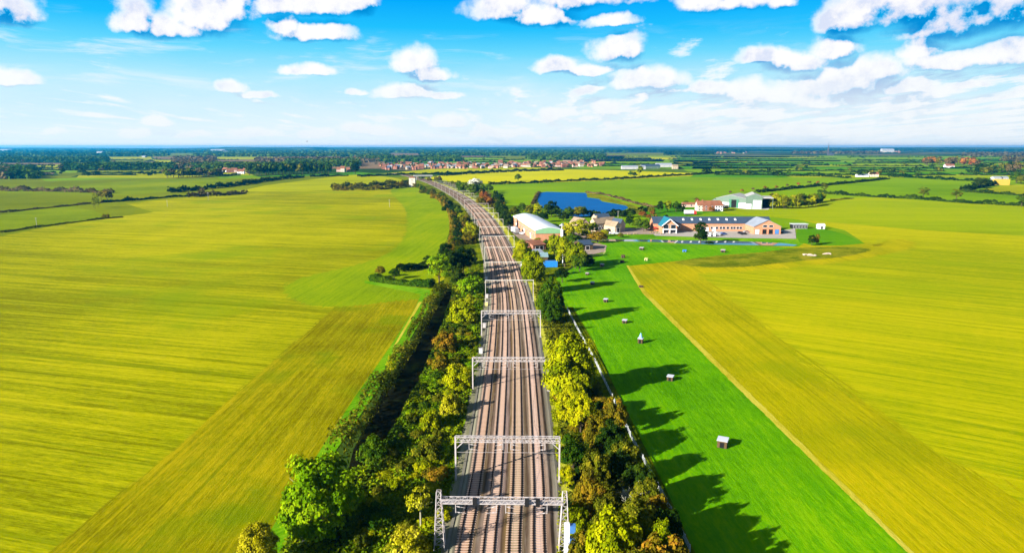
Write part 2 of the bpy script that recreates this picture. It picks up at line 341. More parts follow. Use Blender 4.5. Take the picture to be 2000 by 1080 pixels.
# left side
pxsheet('pasture', [(-900,346),(1000,346),(1000,480),(-900,480)], .01, F_OLIV)
pxsheet('pasture', [(985,346),(2900,346),(3100,520),(985,520)], .012, F_MID)
pxsheet('field', [(-400,470),(0,462),(100,442),(225,424),(300,415),(245,398),(400,382),(560,368),(660,352),(810,358),(886,400),(905,470),(880,540),(835,562),(640,872),(520,1082),(-400,1500)], .02, F_LEFT)
pxsheet('field', [(460,374),(520,362),(600,350),(680,342),(760,346),(795,362),(640,372)], .05, F_LFAR, True)
pxsheet('field', [(768,371),(812,367),(852,395),(882,425),(892,470),(876,500),(838,530),(834,574),(760,585),(676,594),(612,590),(574,572),(578,556),(612,541),(690,523),(745,507),(782,487),(800,462),(804,430),(796,404)], .055, F_HEADG, True, 7.0)
pxsheet('field', [(672,590),(760,583),(828,572),(640,874),(470,1160),(20,1160),(110,1084),(330,900)], .04, F_HEADO, False, 3.0)
pxsheet('verge', [(712,548),(770,556),(840,566),(838,600),(785,690),(718,790),(656,880),(545,1082),(500,1082),(630,872),(690,780),(760,680),(812,600),(822,575),(770,565),(712,553)], .08, F_VERGE)
pxsheet('dry_strip', [(818,590),(824,590),(778,668),(768,678)], .1, F_STRAW)
pxsheet('field', [(-300,376),(0,378),(110,380),(200,383),(190,396),(120,404),(0,418),(-300,438)], .03, F_OLIV)
pxsheet('field', [(-300,446),(0,420),(70,408),(140,404),(185,412),(205,422),(160,432),(80,441),(0,453),(-300,478)], .035, F_OLV2)
pxsheet('field', [(-300,372),(0,370),(140,362),(320,350),(480,347),(420,362),(330,375),(240,382),(110,378),(0,377)], .04, F_OLV2)
pxsheet('field', [(330,378),(480,352),(600,344),(690,341),(600,352),(520,362),(470,373),(380,381),(260,392),(235,386)], .06, F_OLIV)
pxsheet('field', [(80,350),(300,344),(330,347),(160,352),(90,354)], .05, F_MID)
pxsheet('field', [(500,346),(560,341),(700,336),(745,341),(640,343)], .07, F_DEEP)
# right side
pxsheet('lawn', [(1085,545),(1125,520),(1180,494),(1175,474),(1300,478),(1560,484),(1480,494),(1400,502),(1225,520),(1258,570),(1420,730),(1600,905),(1782,1082),(2000,1400),(1500,1400),(1345,1080),(1288,960),(1235,860),(1185,760),(1140,665),(1106,605)], .065, F_LAWN)
pxsheet('field', [(1225,520),(1320,508),(1440,500),(1600,492),(1700,482),(1650,450),(1585,435),(1520,420),(1430,417),(1400,409),(1500,397),(1580,390),(1700,388),(1860,397),(2020,404),(2500,430),(3400,700),(3400,1500),(2000,1400),(1782,1082),(1600,905),(1420,730),(1258,570)], .025, F_RIGHT)
pxsheet('field', [(1225,519),(1330,528),(1420,600),(1560,730),(1760,880),(2010,1040),(2300,1300),(2010,1400),(1782,1082),(1600,905),(1420,730),(1258,570)], .05, F_RHEAD, False, 12.0)
pxsheet('field', [(1540,484),(1640,470),(1720,482),(1760,470),(1745,486),(1640,506),(1540,517),(1400,528),(1330,528),(1270,519),(1400,506)], .055, F_RHEAD, True, 12.0)
pxsheet('dry_strip', [(1224,519),(1227,519),(1259,568),(1421,728),(1601,903),(1785,1082),(1778,1082),(1597,908),(1417,733),(1256,573)], .09, F_STRAW, False, .5)
pxsheet('field', [(1400,409),(1500,397),(1600,388),(1720,386),(1860,396),(2020,404),(2500,430),(2700,500),(1800,450),(1640,436),(1500,424),(1420,418)], .06, F_RFAR)
pxsheet('rough_grass', [(1330,512),(1420,500),(1500,494),(1560,486),(1660,484),(1690,488),(1640,500),(1540,510),(1440,520),(1370,520)], .1, F_ROUGH, True, 5.0)
pxsheet('grass_bank', [(1555,462),(1558,447),(1605,446),(1650,458),(1690,476),(1640,480),(1590,480),(1562,474)], .11, F_DEEP)
pxsheet('lawn', [(1140,468),(1185,460),(1300,459),(1420,462),(1555,462),(1578,470),(1560,482),(1300,477),(1180,474)], .06, F_VERGE)
pxsheet('field', [(900,356),(960,361),(1100,357),(1370,343),(1500,344),(1640,347),(1700,350),(1620,366),(1500,382),(1400,392),(1340,402),(1262,410),(1200,400),(1150,380),(1050,375),(1035,400),(1010,420),(980,400),(965,378),(930,365)], .03, F_MID)
pxsheet('field', [(830,349),(870,341),(930,337),(1090,331),(1200,333),(1372,339),(1366,343),(1240,350),(1100,356),(960,360),(900,357)], .07, F_RAPE)
pxsheet('field', [(740,340),(850,330),(1000,326),(1100,329),(930,335),(860,338)], .05, F_LFAR)
pxsheet('field', [(1600,378),(1735,349),(1800,347),(1900,352),(1905,362),(1880,372),(2000,380),(2200,400),(2200,412),(2000,404),(1800,387)], .035, F_MID)
pxsheet('field', [(1890,376),(1960,362),(2050,360),(2200,380),(2200,392),(1990,380)], .05, F_LFAR)
pxsheet('lawn', [(1235,408),(1300,398),(1400,397),(1420,409),(1330,425),(1290,430),(1250,422)], .045, F_DEEP)
# striped distant farmland, right and centre
def farstrips(x0, x1, ys, mats, seed, skew=0):
    r = random.Random(seed)
    for i in range(len(ys)-1):
        xs = x0 - r.random()*60
        while xs < x1:
            w = r.uniform(80, 260); a, b_ = ys[i]+r.uniform(-.5, .5), ys[i+1]-r.uniform(0, .5)
            pxsheet('field', [(xs, b_), (xs+w-3, b_+skew*w/200), (xs+w+r.uniform(-25, 25), a+skew*w/200), (xs+r.uniform(-10, 25), a)], .12+.02*(i % 3)+.4*(ys[i] < 315), r.choice(mats))
            xs += w
farstrips(1370, 2150, [347, 341, 336, 331, 326, 321, 317, 313, 309, 305], [F_DEEP, F_DEEP, F_MID, F_MID, F_RFAR], 3, .8)
farstrips(1150, 1420, [330, 325, 320, 316, 312, 308, 305], [F_MID, F_RFAR, F_DEEP, F_RAPE, F_OLIV], 5)
farstrips(-60, 420, [348, 343, 338, 332, 327, 322, 317, 312, 307, 303, 300], [F_OLIV, F_MID, F_BROWN, F_OLIV, F_LFAR], 9)
farstrips(420, 760, [330, 322, 316, 310, 305, 301], [F_OLIV, F_BROWN, F_BROWN, F_DEEP], 13)
farstrips(760, 1180, [316, 312, 308, 304, 300], [F_OLIV, F_BROWN, F_MID], 17)
# low hills on the skyline
M_HILL = M_FAR
def hills(x0, x1, Yd, h0, h1, seed, w=2500):
    r = random.Random(seed); n_ = 90; vs = []; fs = []
    ph = [r.uniform(0, 6.28) for _ in range(6)]
    for i in range(n_+1):
        t = i/n_; x = x0+(x1-x0)*t; e = min(1, 8*t, 8*(1-t))
        hh = h0+(h1-h0)*(.5+.5*sum(math.sin(t*(5+9*k_)+ph[k_])/(k_+1.5) for k_ in range(6))/1.6)
        hh = max(.5, hh*e+r.uniform(-1.2, 1.2)); vs += [(x, Yd-w, -.5), (x, Yd, hh), (x, Yd+w, -.5)]
    for i in range(n_):
        for k_ in range(2): fs.append((3*i+k_, 3*i+3+k_, 3*i+4+k_, 3*i+1+k_))
    me = bpy.data.meshes.new('hills'); me.from_pydata(vs, [], fs); me.materials.append(M_HILL); me.update()
    if me.polygons[0].normal.z < 0: me.flip_normals()
    o = link(bpy.data.objects.new('hills', me)); o['kind'] = 'structure'
hills(-16000, 1500, 13500, 22, 50, 1); hills(-1000, 16000, 14500, 25, 50, 2); hills(-5200, -3000, 12000, 46, 55, 3, 1500); hills(3000, 9000, 11500, 36, 50, 4, 1500); hills(-9000, 9000, 17500, 40, 54, 5)
# lake and pond
def watermat(name, c, rough, spec, bs, sc):
    m_, n, o = newmat(name); tcn = n.n('ShaderNodeTexCoord').outputs['Object']
    w = n.noise(n.v('MULTIPLY', tcn, (.5, 1, 1)), sc, 5, .7); k = n.ramp(n.noise(n.v('MULTIPLY', tcn, (.2, 1, 1)), .15, 5, .7), [(.3, tuple(x*.75 for x in c)), (.7, tuple(x*1.25 for x in c))])
    pbr(n, o, k, rough, spec, 0, w, bs); return m_
M_LAKE = watermat('lake_water', (.0,.06,.19), .6, .05, .6, 1.2)
M_POND = watermat('pond_water', (.05,.07,.09), .04, .9, .03, .3)
pxsheet('lake', [(1053,377),(1068,375),(1100,376),(1143,377),(1149,381),(1146,386),(1170,389),(1176,394),(1200,398),(1222,402),(1229,406),(1215,412),(1180,420),(1130,424),(1090,420),(1060,408),(1050,394)], .12, M_LAKE)
pxsheet('rough_grass', [(1045,376),(1054,374),(1049,390),(1052,400),(1035,402)], .1, F_ROUGH)
pxsheet('rough_grass', [(1145,377),(1160,378),(1200,390),(1240,402),(1262,410),(1228,408),(1222,401),(1200,397),(1176,393),(1170,388),(1147,385)], .14, F_ROUGH)
pxsheet('pond', [(1138,468),(1160,467),(1215,468),(1260,468),(1330,470),(1400,470.5),(1480,473),(1530,475.5),(1558,479),(1550,481),(1480,479.5),(1400,478),(1330,476),(1280,473),(1200,471.5),(1140,471.5)], .13, M_POND)
M_PAVE = plain('pale_paving', (.42,.37,.31), .9, .2, var=.2, sc=.4, stain=(.3,.27,.24)); M_TARMAC = plain('tarmac', (.09,.09,.1), .9, .2, var=.3, sc=.6)
M_DIRT = plain('dirt_yard', (.36,.27,.2), .95, .1, var=.3, sc=.3, stain=(.2,.16,.13)); M_GRAVEL = plain('concrete_yard', (.6,.55,.5), .9, .2, var=.15, sc=.3)
pxsheet('yard', [(1276,458),(1290,451),(1520,451),(1553,447),(1555,467),(1420,465),(1280,461)], .16, M_PAVE)
pxsheet('yard', [(1105,470),(1120,455),(1180,446),(1280,446),(1285,458),(1185,458),(1150,466)], .14, M_DIRT)
pxsheet('yard', [(1132,498),(1140,478),(1160,474),(1185,480),(1182,492),(1160,497)], .15, M_DIRT)
pxsheet('yard', [(984,434),(1008,436),(1050,470),(1062,476),(1058,492),(1030,480),(1000,455)], .14, M_DIRT)
pxsheet('road', [(980,432),(992,432),(1018,457),(1006,458)], .18, M_TARMAC)
pxsheet('yard', [(1395,400),(1440,397),(1510,402),(1500,410),(1452,409)], .16, M_GRAVEL)
pxsheet('yard', [(1092,440),(1140,436),(1145,446),(1100,450)], .15, M_TARMAC)
# ------------------------------------------------------------------ railway
CL = [(975,1300),(980,1080),(991,945),(997,765),(998,660),(995,590),(988.5,550),(981.5,515),(972.5,489),(963,465),(951,440),(938,421),(919,401),(899,386),(872,371),(845,358.5),(820,350),(795,343.5),(770,338.5)]
clw = [tuple(G(*p)[:2]) for p in CL]; clw[0] = (clw[1][0]-.4, clw[1][1]-40); clw.insert(0, (clw[0][0]-.8, clw[0][1]-60))
path = np.array(smooth(clw, False, 14)); seg = np.hypot(*np.diff(path, axis=0).T); cum = np.r_[0, np.cumsum(seg)]
def at_s(s):
    x = np.interp(s, cum, path[:, 0]); y = np.interp(s, cum, path[:, 1])
    x2 = np.interp(s+3, cum, path[:, 0]); y2 = np.interp(s+3, cum, path[:, 1]); x1 = np.interp(s-3, cum, path[:, 0]); y1 = np.interp(s-3, cum, path[:, 1])
    d = np.array([x2-x1, y2-y1]); d /= np.hypot(*d)+1e-9; return np.array([x, y]), d, np.array([d[1], -d[0]])
def s_of_Y(Y): return float(np.interp(Y, path[:, 1], cum))
def off(s, u): c, d, r_ = at_s(s); q = c+r_*u; return float(q[0]), float(q[1])
SMAX = cum[-1]-5; SS = [s for s in np.concatenate([np.arange(2, 700, 4), np.arange(700, SMAX, 10)])]
BX0, BX1 = -8.9, 8.3
def ribbon(name, prof, m_, ss=SS, parent=None, kind='structure'):
    vs = []; uv = []; n_ = len(prof)
    for s in ss:
        for (u, z) in prof: x, y = off(s, u); vs.append((x, y, z)); uv.append((u, s))
    fs = [(i*n_+k_, i*n_+k_+1, (i+1)*n_+k_+1, (i+1)*n_+k_) for i in range(len(ss)-1) for k_ in range(n_-1)]
    me = bpy.data.meshes.new(name); me.from_pydata(vs, [], fs); me.materials.append(m_); me.attributes.new('solid', 'FLOAT', 'POINT').data.foreach_set('value', [1.0]*len(vs))
    l = me.uv_layers.new(name='UVMap'); vi = np.zeros(len(me.loops), int); me.loops.foreach_get('vertex_index', vi)
    l.data.foreach_set('uv', np.array(uv)[vi].ravel()); me.update()
    o = link(bpy.data.objects.new(name, me)); 
    if kind: o['kind'] = kind
    if parent: o.parent = parent
    return o
m_, n, o = newmat('ballast'); uvn = n.n('ShaderNodeUVMap').outputs[0]; s2 = n.n('ShaderNodeSeparateXYZ'); n.put(s2.inputs[0], uvn)
wob = n.noise(n.v('MULTIPLY', uvn, (1, .05, 1)), 1.2, 4, .6)
u = n.m('ADD', s2.outputs[0], n.m('MULTIPLY_ADD', wob, .8, -.4)); u = n.m('DIVIDE', n.m('ADD', u, 10), 20)
def U(x): return (x+10)/20
TR = [-5.35, -1.85, 1.65, 5.2]
grey, pk, br_, dk, lt = (.15,.15,.08), (.36,.21,.14), (.22,.14,.05), (.06,.035,.02), (.46,.30,.23)
k = n.ramp(u, [(U(-8.9), (.2,.19,.1)), (U(-8), grey), (U(-7), (.2,.19,.13)), (U(-6.3), dk), (U(-5.35), pk), (U(-4.4), br_), (U(-3.6), dk), (U(-2.9), (.26,.18,.13)), (U(-1.85), lt), (U(-.9), (.40,.28,.24)), (U(-.1), dk), (U(.6), br_), (U(1.65), (.27,.21,.10)), (U(2.6), (.2,.15,.08)), (U(3.4), dk), (U(4.1), (.3,.22,.15)), (U(5.2), (.50,.37,.35)), (U(6.2), (.34,.22,.15)), (U(7.2), dk), (U(8.3), (.24,.22,.16))])
k = n.mix(n.maprange(n.noise(n.v('MULTIPLY', uvn, (1, .03, 1)), .7, 5, .7), .45, .7, 0, .6), k, (.42,.33,.26))
st = n.noise(uvn, 9, 3, .8); st2 = n.noise(uvn, .35, 4, .6)
k = n.mix(n.maprange(st, .35, .7, .0, .8), k, n.v('SCALE', k), 'MIX')
sc_ = [x for x in n.t.nodes if x.bl_idname == 'ShaderNodeVectorMath' and x.operation == 'SCALE'][-1]; sc_.inputs['Scale'].default_value = .45
k = n.mix(n.maprange(st2, .5, .7, 0, .35), k, (.14,.11,.07))
k = n.v('SCALE', k); k.node.inputs['Scale'].default_value = KP*1.4
pbr(n, o, k, .95, .05, 0, st, .8); M_BAL = m_
ribbon('track_bed', [(-10.5,.05),(-9.4,.3),(BX0,.42),(-7.4,.45),(-6.9,.62),(7.0,.62),(7.5,.45),(8.3,.42),(8.9,.25),(9.6,.06)], M_BAL)
ribbon('dry_verge', [(9.0,.27),(9.6,.24),(12.2,.22),(12.4,.1)], F_CESS)
ribbon('dry_verge', [(-11.6,.1),(-11.2,.22),(-9.9,.24),(-9.4,.33)], F_BANK)
ribbon('cable_trough', [(-7.95,.44),(-7.95,.58),(-7.5,.58),(-7.5,.44)], plain('trough_concrete', (.20,.18,.13), .9, .2), SS)
M_RAIL = plain('rusty_rail', (.03,.015,.01), .9, .05, var=.3, sc=1); M_RAILT = plain('polished_rail', (.16,.13,.13), .5, .5, 0, .1)
M_SLEEP = plain('concrete_sleeper', (.58,.39,.28), .95, .1, var=.25, sc=.5)
slm = MB().box(-1.2, 1.2, -.13, .13, -.1, .035).mesh('sleeper', M_SLEEP)
s100 = s_of_Y(94)-4
tracknames = ['leftmost railway track beside the grey cess path','second railway track from the left with pinkish ballast','third railway track from the left with brown ballast','rightmost railway track with pale pinkish ballast']
for ti, u0 in enumerate(TR):
    x, y = off(s100, u0)
    T = empty('railway_track', (x, y, .6), 0, tracknames[ti], 'track', 'four parallel railway tracks')
    Ti = Matrix.Translation((-x, -y, -.6))
    for sgn in (-1, 1):
        r = ribbon('rail', [(u0+sgn*.753-.17,.637),(u0+sgn*.753-.07,.66),(u0+sgn*.753-.045,.8),(u0+sgn*.753+.045,.8),(u0+sgn*.753+.07,.66),(u0+sgn*.753+.17,.637)], M_RAIL, parent=T, kind=None); r.data.transform(Ti)
    sps = .65
    for i in range(100):
        s = s100+i*sps; p, d, r_ = at_s(s); q = p+r_*u0
        so_ = link(bpy.data.objects.new('sleeper', slm)); so_.parent = T; so_.location = (q[0]-x, q[1]-y, .03); so_.rotation_euler = (0, 0, math.atan2(r_[1], r_[0]))
    mb = MB()
    for i in range(100, 900):
        s = s100+i*sps; p, d, r_ = at_s(s); q = p+r_*u0; a = math.atan2(r_[1], r_[0]); mt = Matrix.Translation((q[0]-x, q[1]-y, .03)) @ Matrix.Rotation(a, 4, 'Z')
        mb.box(-1.2, 1.2, -.13, .13, -.1, .035, mt)
    for i in range(-30, 0):
        s = s100+i*sps; p, d, r_ = at_s(s); q = p+r_*u0; mb.box(-1.2, 1.2, -.13, .13, -.1, .035, Matrix.Translation((q[0]-x, q[1]-y, .03)))
    sl_ = mb.build('far_sleepers', M_SLEEP, T); sl_['kind'] = 'stuff'
# gantries
def gantry_root(Y, label):
    s = s_of_Y(Y); p, d, r_ = at_s(s); return empty('overhead_line_gantry', (p[0], p[1], .3), math.atan2(r_[1], r_[0]), label, 'gantry', 'overhead line gantries spanning the tracks')
A = 8.75; GALVD = plain('weathered_steel', (.56,.52,.46), .7, .2, var=.2, sc=2)
M_YEL = plain('yellow_paint', (.62,.55,.2), .6, .3, var=.1)
def truss(z0, z1, wy, x0, x1, nb):
    mb = MB()
    for z in (z0, z1):
        for y in (-wy, wy): mb.bar((x0, y, z), (x1, y, z), .10, .10)
    for y in (-wy, wy):
        for i in range(nb):
            xa = x0+(x1-x0)*i/nb; xb = x0+(x1-x0)*(i+1)/nb; xm = (xa+xb)/2
            mb.bar((xa, y, z0), (xm, y, z1), .055, .055); mb.bar((xm, y, z1), (xb, y, z0), .055, .055)
    for i in range(nb+1):
        xa = x0+(x1-x0)*i/nb; mb.bar((xa, -wy, z1), (xa, wy, z1), .07, .07); mb.bar((xa, -wy, z0), (xa, wy, z0), .07, .07)
        if i < nb: mb.bar((xa, -wy, z1), (xa+(x1-x0)/nb, wy, z1), .06, .06)
    return mb
def reg_arm(u0, sg, zb):
    mb = MB(); mb.bar((u0+sg*1.1, 0, zb), (u0+sg*1.1, 0, zb-1.5), .09, .09); mb.bar((u0+sg*1.1, 0, zb-.5), (u0-sg*.2, 0, zb-.75), .05, .05)
    mb.bar((u0+sg*1.1, 0, zb-1.35), (u0-sg*.35, 0, zb-1.55), .05, .05); mb.tube((u0+sg*.85, 0, zb-.52), (u0+sg*.5, 0, zb-.62), .09); mb.tube((u0+sg*.8, 0, zb-1.42), (u0+sg*.5, 0, zb-1.46), .08)
    return mb
def make_slim(root):
    zt = 8.0; mb = MB(); mb.bar((-A, 0, zt-.15), (A, 0, zt-.15), .16, .26)
    for x in (-A*.5, 0, A*.5): mb.bar((x, 0, zt-.15), (x, 0, zt-.9), .07, .07)
    mb.build('beam', GALVD, root)
    for sg in (-1, 1): MB().box(sg*A-.09, sg*A+.09, -.09, .09, -.3, zt+.05).box(sg*A-.3, sg*A+.3, -.3, .3, -.35, .08).build('leg', GALVD, root)
    for i, u0 in enumerate(TR): reg_arm(u0, 1 if i % 2 else -1, zt-.3).build('registration_arm', GALVD, root)
def make_gantry(root, ws=1.0):
    zb, zt = 7.15, 8.0
    truss(zb, zt, .35, -A, A, 16).build('beam', GALV, root)
    for sg in (-1, 1):
        MB().box(sg*A-.13, sg*A+.13, -.13, .13, -.3, zt+.05).box(sg*A-.4, sg*A+.4, -.4, .4, -.35, .08).build('leg', GALV, root)
        MB().bar((sg*(A-1.5), 0, zb), (sg*(A-.1), 0, zb-1.3), .12, .12).build('knee_brace', GALV, root)
    for i, u0 in enumerate(TR): reg_arm(u0, 1 if i % 2 else -1, zb).build('registration_arm', GALV, root)
    w = MB(); w.bar((-A, 0, 5.2), (A, 0, 5.2), .035, .035)
    for u0 in (-3.6, 0, 3.6): w.bar((u0, 0, 5.2), (u0, 0, zb), .04, .04)
    w.build('cross_span_wire', GALV, root)
YF = [108,152,198,246,286,330,372]
words = ['second','third','fourth','fifth','sixth','seventh','eighth','ninth','tenth','eleventh','twelfth','thirteenth','fourteenth','fifteenth','sixteenth','seventeenth','eighteenth','nineteenth','twentieth','twenty first','twenty second','twenty third']
s0 = s_of_Y(YF[-1]); ks = 1
while len(YF) < 21: YF.append(float(np.interp(s0+44*ks, cum, path[:, 1]))); ks += 1
proto = gantry_root(YF[0], 'pale steel lattice beam gantry on two slender legs, second nearest over the railway'); make_gantry(proto)
slim = None
for i, Y in enumerate(YF[1:], 1):
    if i == 3: slim = gantry_root(Y, 'slim'); make_slim(slim)
    c = slim if i == 3 else copy_tree(slim) if i > 3 else copy_tree(proto); s = s_of_Y(Y); p, d, r_ = at_s(s); c.location = (p[0], p[1], .3); c.rotation_euler = (0, 0, math.atan2(r_[1], r_[0]))
    c['label'] = 'steel beam gantry over the railway, %s nearest counting from the foreground' % words[i]
# the nearest gantry: lattice towers, signal equipment
Y0 = 88.0; r0 = gantry_root(Y0, 'nearest gantry, with tall lattice legs and a box beam, over the tracks in the foreground')
mb = truss(7.1, 7.7, .45, -A+.2, A-.2, 18); mb.box(-A+.2, A-.2, -.3, .3, 7.08, 7.12); mb.build('beam', GALV, r0)
for sg in (-1, 1):
    mb = MB(); xc = sg*A; zt = 8.8
    base = [(-.75, -.75), (.75, -.75), (.75, .75), (-.75, .75)]
    def cn(k_, z): f = 1-.62*z/zt; return (xc+base[k_][0]*f, base[k_][1]*f, z)
    for k_ in range(4): mb.bar(cn(k_, -.3), cn(k_, zt), .10, .10)
    N = 9
    for j in range(N):
        za, zb_ = zt*j/N, zt*(j+1)/N
        for k_ in range(4):
            mb.bar(cn(k_, za), cn((k_+1) % 4, zb_), .042, .042); mb.bar(cn(k_, zb_), cn((k_+1) % 4, zb_), .042, .042)
    mb.build('leg', GALV, r0)
for i, u0 in enumerate(TR): reg_arm(u0, 1 if i % 2 else -1, 7.0).build('registration_arm', GALV, r0)
M_DRK = plain('black_signal', (.01,.01,.012), .5, .3)
for u0 in (-3.7, 3.5, 5.0):
    MB().box(u0-.3, u0+.3, -.75, -.5, 6.9, 8.1).box(u0-.08, u0+.08, -.5, .1, 7.2, 7.35).build('signal_head', M_DRK, r0)
M_BLUE = plain('blue_panel', (.06,.2,.5), .5, .3); M_BLUE2 = plain('blue_sheet', (.02,.25,.75), .5, .3)
p, d, r_ = at_s(s_of_Y(86)); q = p+r_*(A+.1)
cb = empty('lineside_equipment_tower', (q[0], q[1]-1.5, .2), 0, 'white sheeted equipment tower with two blue boxes beside the right leg of the nearest gantry', 'equipment cabinet')
MB().box(-.35, .35, -.3, .3, 0, 6.2).box(-.5, .5, -.45, .45, -.3, .15).build('casing', WHITE, cb)
for z in (3.0, 4.9): MB().box(.35, 1.1, -.35, .35, z, z+1.0).box(.35, 1.15, -.4, .4, z+1.0, z+1.08).build('equipment_box', [M_BLUE], cb)
# catenary wires
for i, u0 in enumerate(TR):
    mb = MB(); pts = [10] + [s_of_Y(Y0)] + [s_of_Y(y) for y in YF]
    for a, b_ in zip(pts[:-1], pts[1:]):
        n_ = 6; prev = None
        for k_ in range(n_+1):
            t = k_/n_; s = a+(b_-a)*t; x, y = off(s, u0+(.2 if k_ % 2 else -.2)*0); sag = 6.6-1.1*4*t*(1-t)
            cur = ((x, y, sag), (x, y, 5.35))
            if prev:
                mb.tube(prev[0], cur[0], .014, n=4); mb.tube(prev[1], cur[1], .014, n=4); mb.tube(cur[0], cur[1], .008, n=3)
            prev = cur
    w = mb.build('overhead_wire', plain('copper_wire', (.2,.16,.13), .5, .4) if i == 0 else w.data.materials[0])
    tag(w, 'thin overhead contact wire above the ' + ['leftmost track','second track from the left','third track from the left','rightmost track'][i], 'wire', 'overhead wires')
# lineside cabinets on the left
cabs = [(942,548,'white'),(941,570,'yel'),(942,582,'grey'),(941,597,'yel'),(940,618,'grey'),(936,640,'grey'),(928,690,'white'),(1033,520,'white'),(962,425,'grey')]
for (x, y, c_) in cabs:
    g0 = G(x, y, .4); mc = {'white': WHITE, 'yel': M_YEL, 'grey': GALV}[c_]; nm = {'white': 'white', 'yel': 'yellow', 'grey': 'grey'}[c_]
    g0.x = off(s_of_Y(g0.y), -8.3 if x < 1000 and y > 430 else 8.6)[0]
    r0_ = empty('lineside_cabinet', (g0.x, g0.y, .3), 0, '%s cabinet, %s edge of the tracks, %s' % (nm, 'left' if x < 1000 and y > 430 else 'right', {548:'at the bridge by the dark trees',570:'just past the long shadow',582:'second past the long shadow',597:'next to the sixth gantry leg',618:'level with the round green tree',640:'near the fourth gantry',690:'level with the large lime green tree',520:'beside the blue container trees',425:'on the far curve'}[y]), 'cabinet')
    MB().box(-.45, .45, -.4, .4, 0, 1.5).build('casing', mc, r0_); MB().box(-.52, .52, -.47, .47, 1.5, 1.6).build('lid', GALV, r0_)
LN = {'leaf_mid_green':'green','leaf_olive':'olive','leaf_yellow_green':'yellow green','leaf_dark_green':'dark','leaf_bare_brown':'brown','leaf_rust':'rust','leaf_yellow':'yellow','leaf_bright_green':'bright green','leaf_orange_brown':'orange brown'}
# ------------------------------------------------------------------ vegetation
def leaf_mesh(name, C, Nn, size, tint, mats, extra=None, lmi=None):
    """C centres, Nn normals -> one mesh of small folded leaf clumps"""
    n_ = len(C); Nn = Nn/(np.linalg.norm(Nn, axis=1, keepdims=True)+1e-9)
    rnd = rng.normal(size=(n_, 3)); T = np.cross(Nn, rnd); T /= np.linalg.norm(T, axis=1, keepdims=True)+1e-9; B = np.cross(Nn, T)
    sz = (size*rng.uniform(.6, 1.35, n_))[:, None] if np.isscalar(size) else (size*rng.uniform(.6, 1.35, n_))[:, None]
    V = np.empty((n_, 4, 3)); a = rng.uniform(.5, 1, (n_, 1))
    V[:, 0] = C-T*sz; V[:, 1] = C-B*sz*a+Nn*sz*.2; V[:, 2] = C+T*sz; V[:, 3] = C+B*sz*a-Nn*sz*.25
    V = V.reshape(-1, 3); ev, ef, em = extra if extra else ([], [], [])
    me = bpy.data.meshes.new(name); nv = len(V)+len(ev); me.vertices.add(nv)
    allv = np.concatenate([V, np.array(ev).reshape(-1, 3)]) if len(ev) else V
    me.vertices.foreach_set('co', allv.ravel())
    loops = list(range(len(V))); starts = list(range(0, len(V), 4)); mi = [0]*n_ if lmi is None else list(map(int, lmi))
    for f, m2 in zip(ef, em): starts.append(len(loops)); loops += [len(V)+i for i in f]; mi.append(m2)
    me.loops.add(len(loops)); me.loops.foreach_set('vertex_index', loops)
    me.polygons.add(len(starts)); me.polygons.foreach_set('loop_start', starts)
    for q in mats: me.materials.append(q)
    me.polygons.foreach_set('material_index', mi)
    at = me.attributes.new('tint', 'FLOAT', 'POINT'); tt = np.zeros(nv); tt[:len(V)] = np.repeat(tint, 4); at.data.foreach_set('value', tt)
    me.update(calc_edges=True); me.validate(); return me
def sph(n_):
    v = rng.normal(size=(n_, 3)); return v/np.linalg.norm(v, axis=1, keepdims=True)
def crown_pts(nc, nl, spread=(1, 1, 1), rc=(.22, .38), flat=0., low=-.55, shell=.62):
    """clumps through an ellipsoid; leaves over each clump. unit radius about (0,0,0)"""
    C = []; N_ = []; T = []
    for i in range(nc):
        d = sph(1)[0]
        while d[2] < low: d = sph(1)[0]
        rr = rng.uniform(shell, .82) if i > nc*.2 else rng.uniform(.1, shell)
        c = d*rr*np.array(spread)*rng.uniform(.88, 1.1); r_ = rng.uniform(*rc)
        s = sph(nl); s[:, 2] = np.where(s[:, 2] < -.3, -s[:, 2]*.5, s[:, 2])
        p = c + s*r_*rng.uniform(.6, 1.08, (nl, 1))*np.array([1, 1, .85])
        C.append(p); N_.append(s*.8+d*.5+rng.normal(size=(nl, 3))*.38+np.array([0, 0, .25])); t0 = rng.uniform(.1, .9)
        T.append(np.clip(t0+rng.normal(size=nl)*.16, 0, 1))
    return np.concatenate(C), np.concatenate(N_), np.concatenate(T)
def limbs(h0, hc, r, n_=6, thick=.045, seed=0):
    """tapered trunk from 0 up to hc with limbs into the crown (unit = crown radius)"""
    rr = random.Random(seed); mb = MB()
    mb.tube((0, 0, -.1), (0, 0, h0), thick*1.25, thick, 7); mb.tube((0, 0, h0), (rr.uniform(-.05, .05), rr.uniform(-.05, .05), hc+.3), thick, thick*.3, 6)
    for i in range(n_):
        a = 6.283*i/n_+rr.uniform(-.4, .4); z0 = h0+(hc-h0)*rr.uniform(-.05, .7); L = rr.uniform(.5, .85)
        p1 = (math.cos(a)*L*.5, math.sin(a)*L*.5, z0+L*.35); p2 = (math.cos(a+.3)*L, math.sin(a+.3)*L, z0+L*rr.uniform(.5, .9))
        mb.tube((0, 0, z0), p1, thick*.5, thick*.3, 5); mb.tube(p1, p2, thick*.3, thick*.1, 4)
    return mb
CR = {}
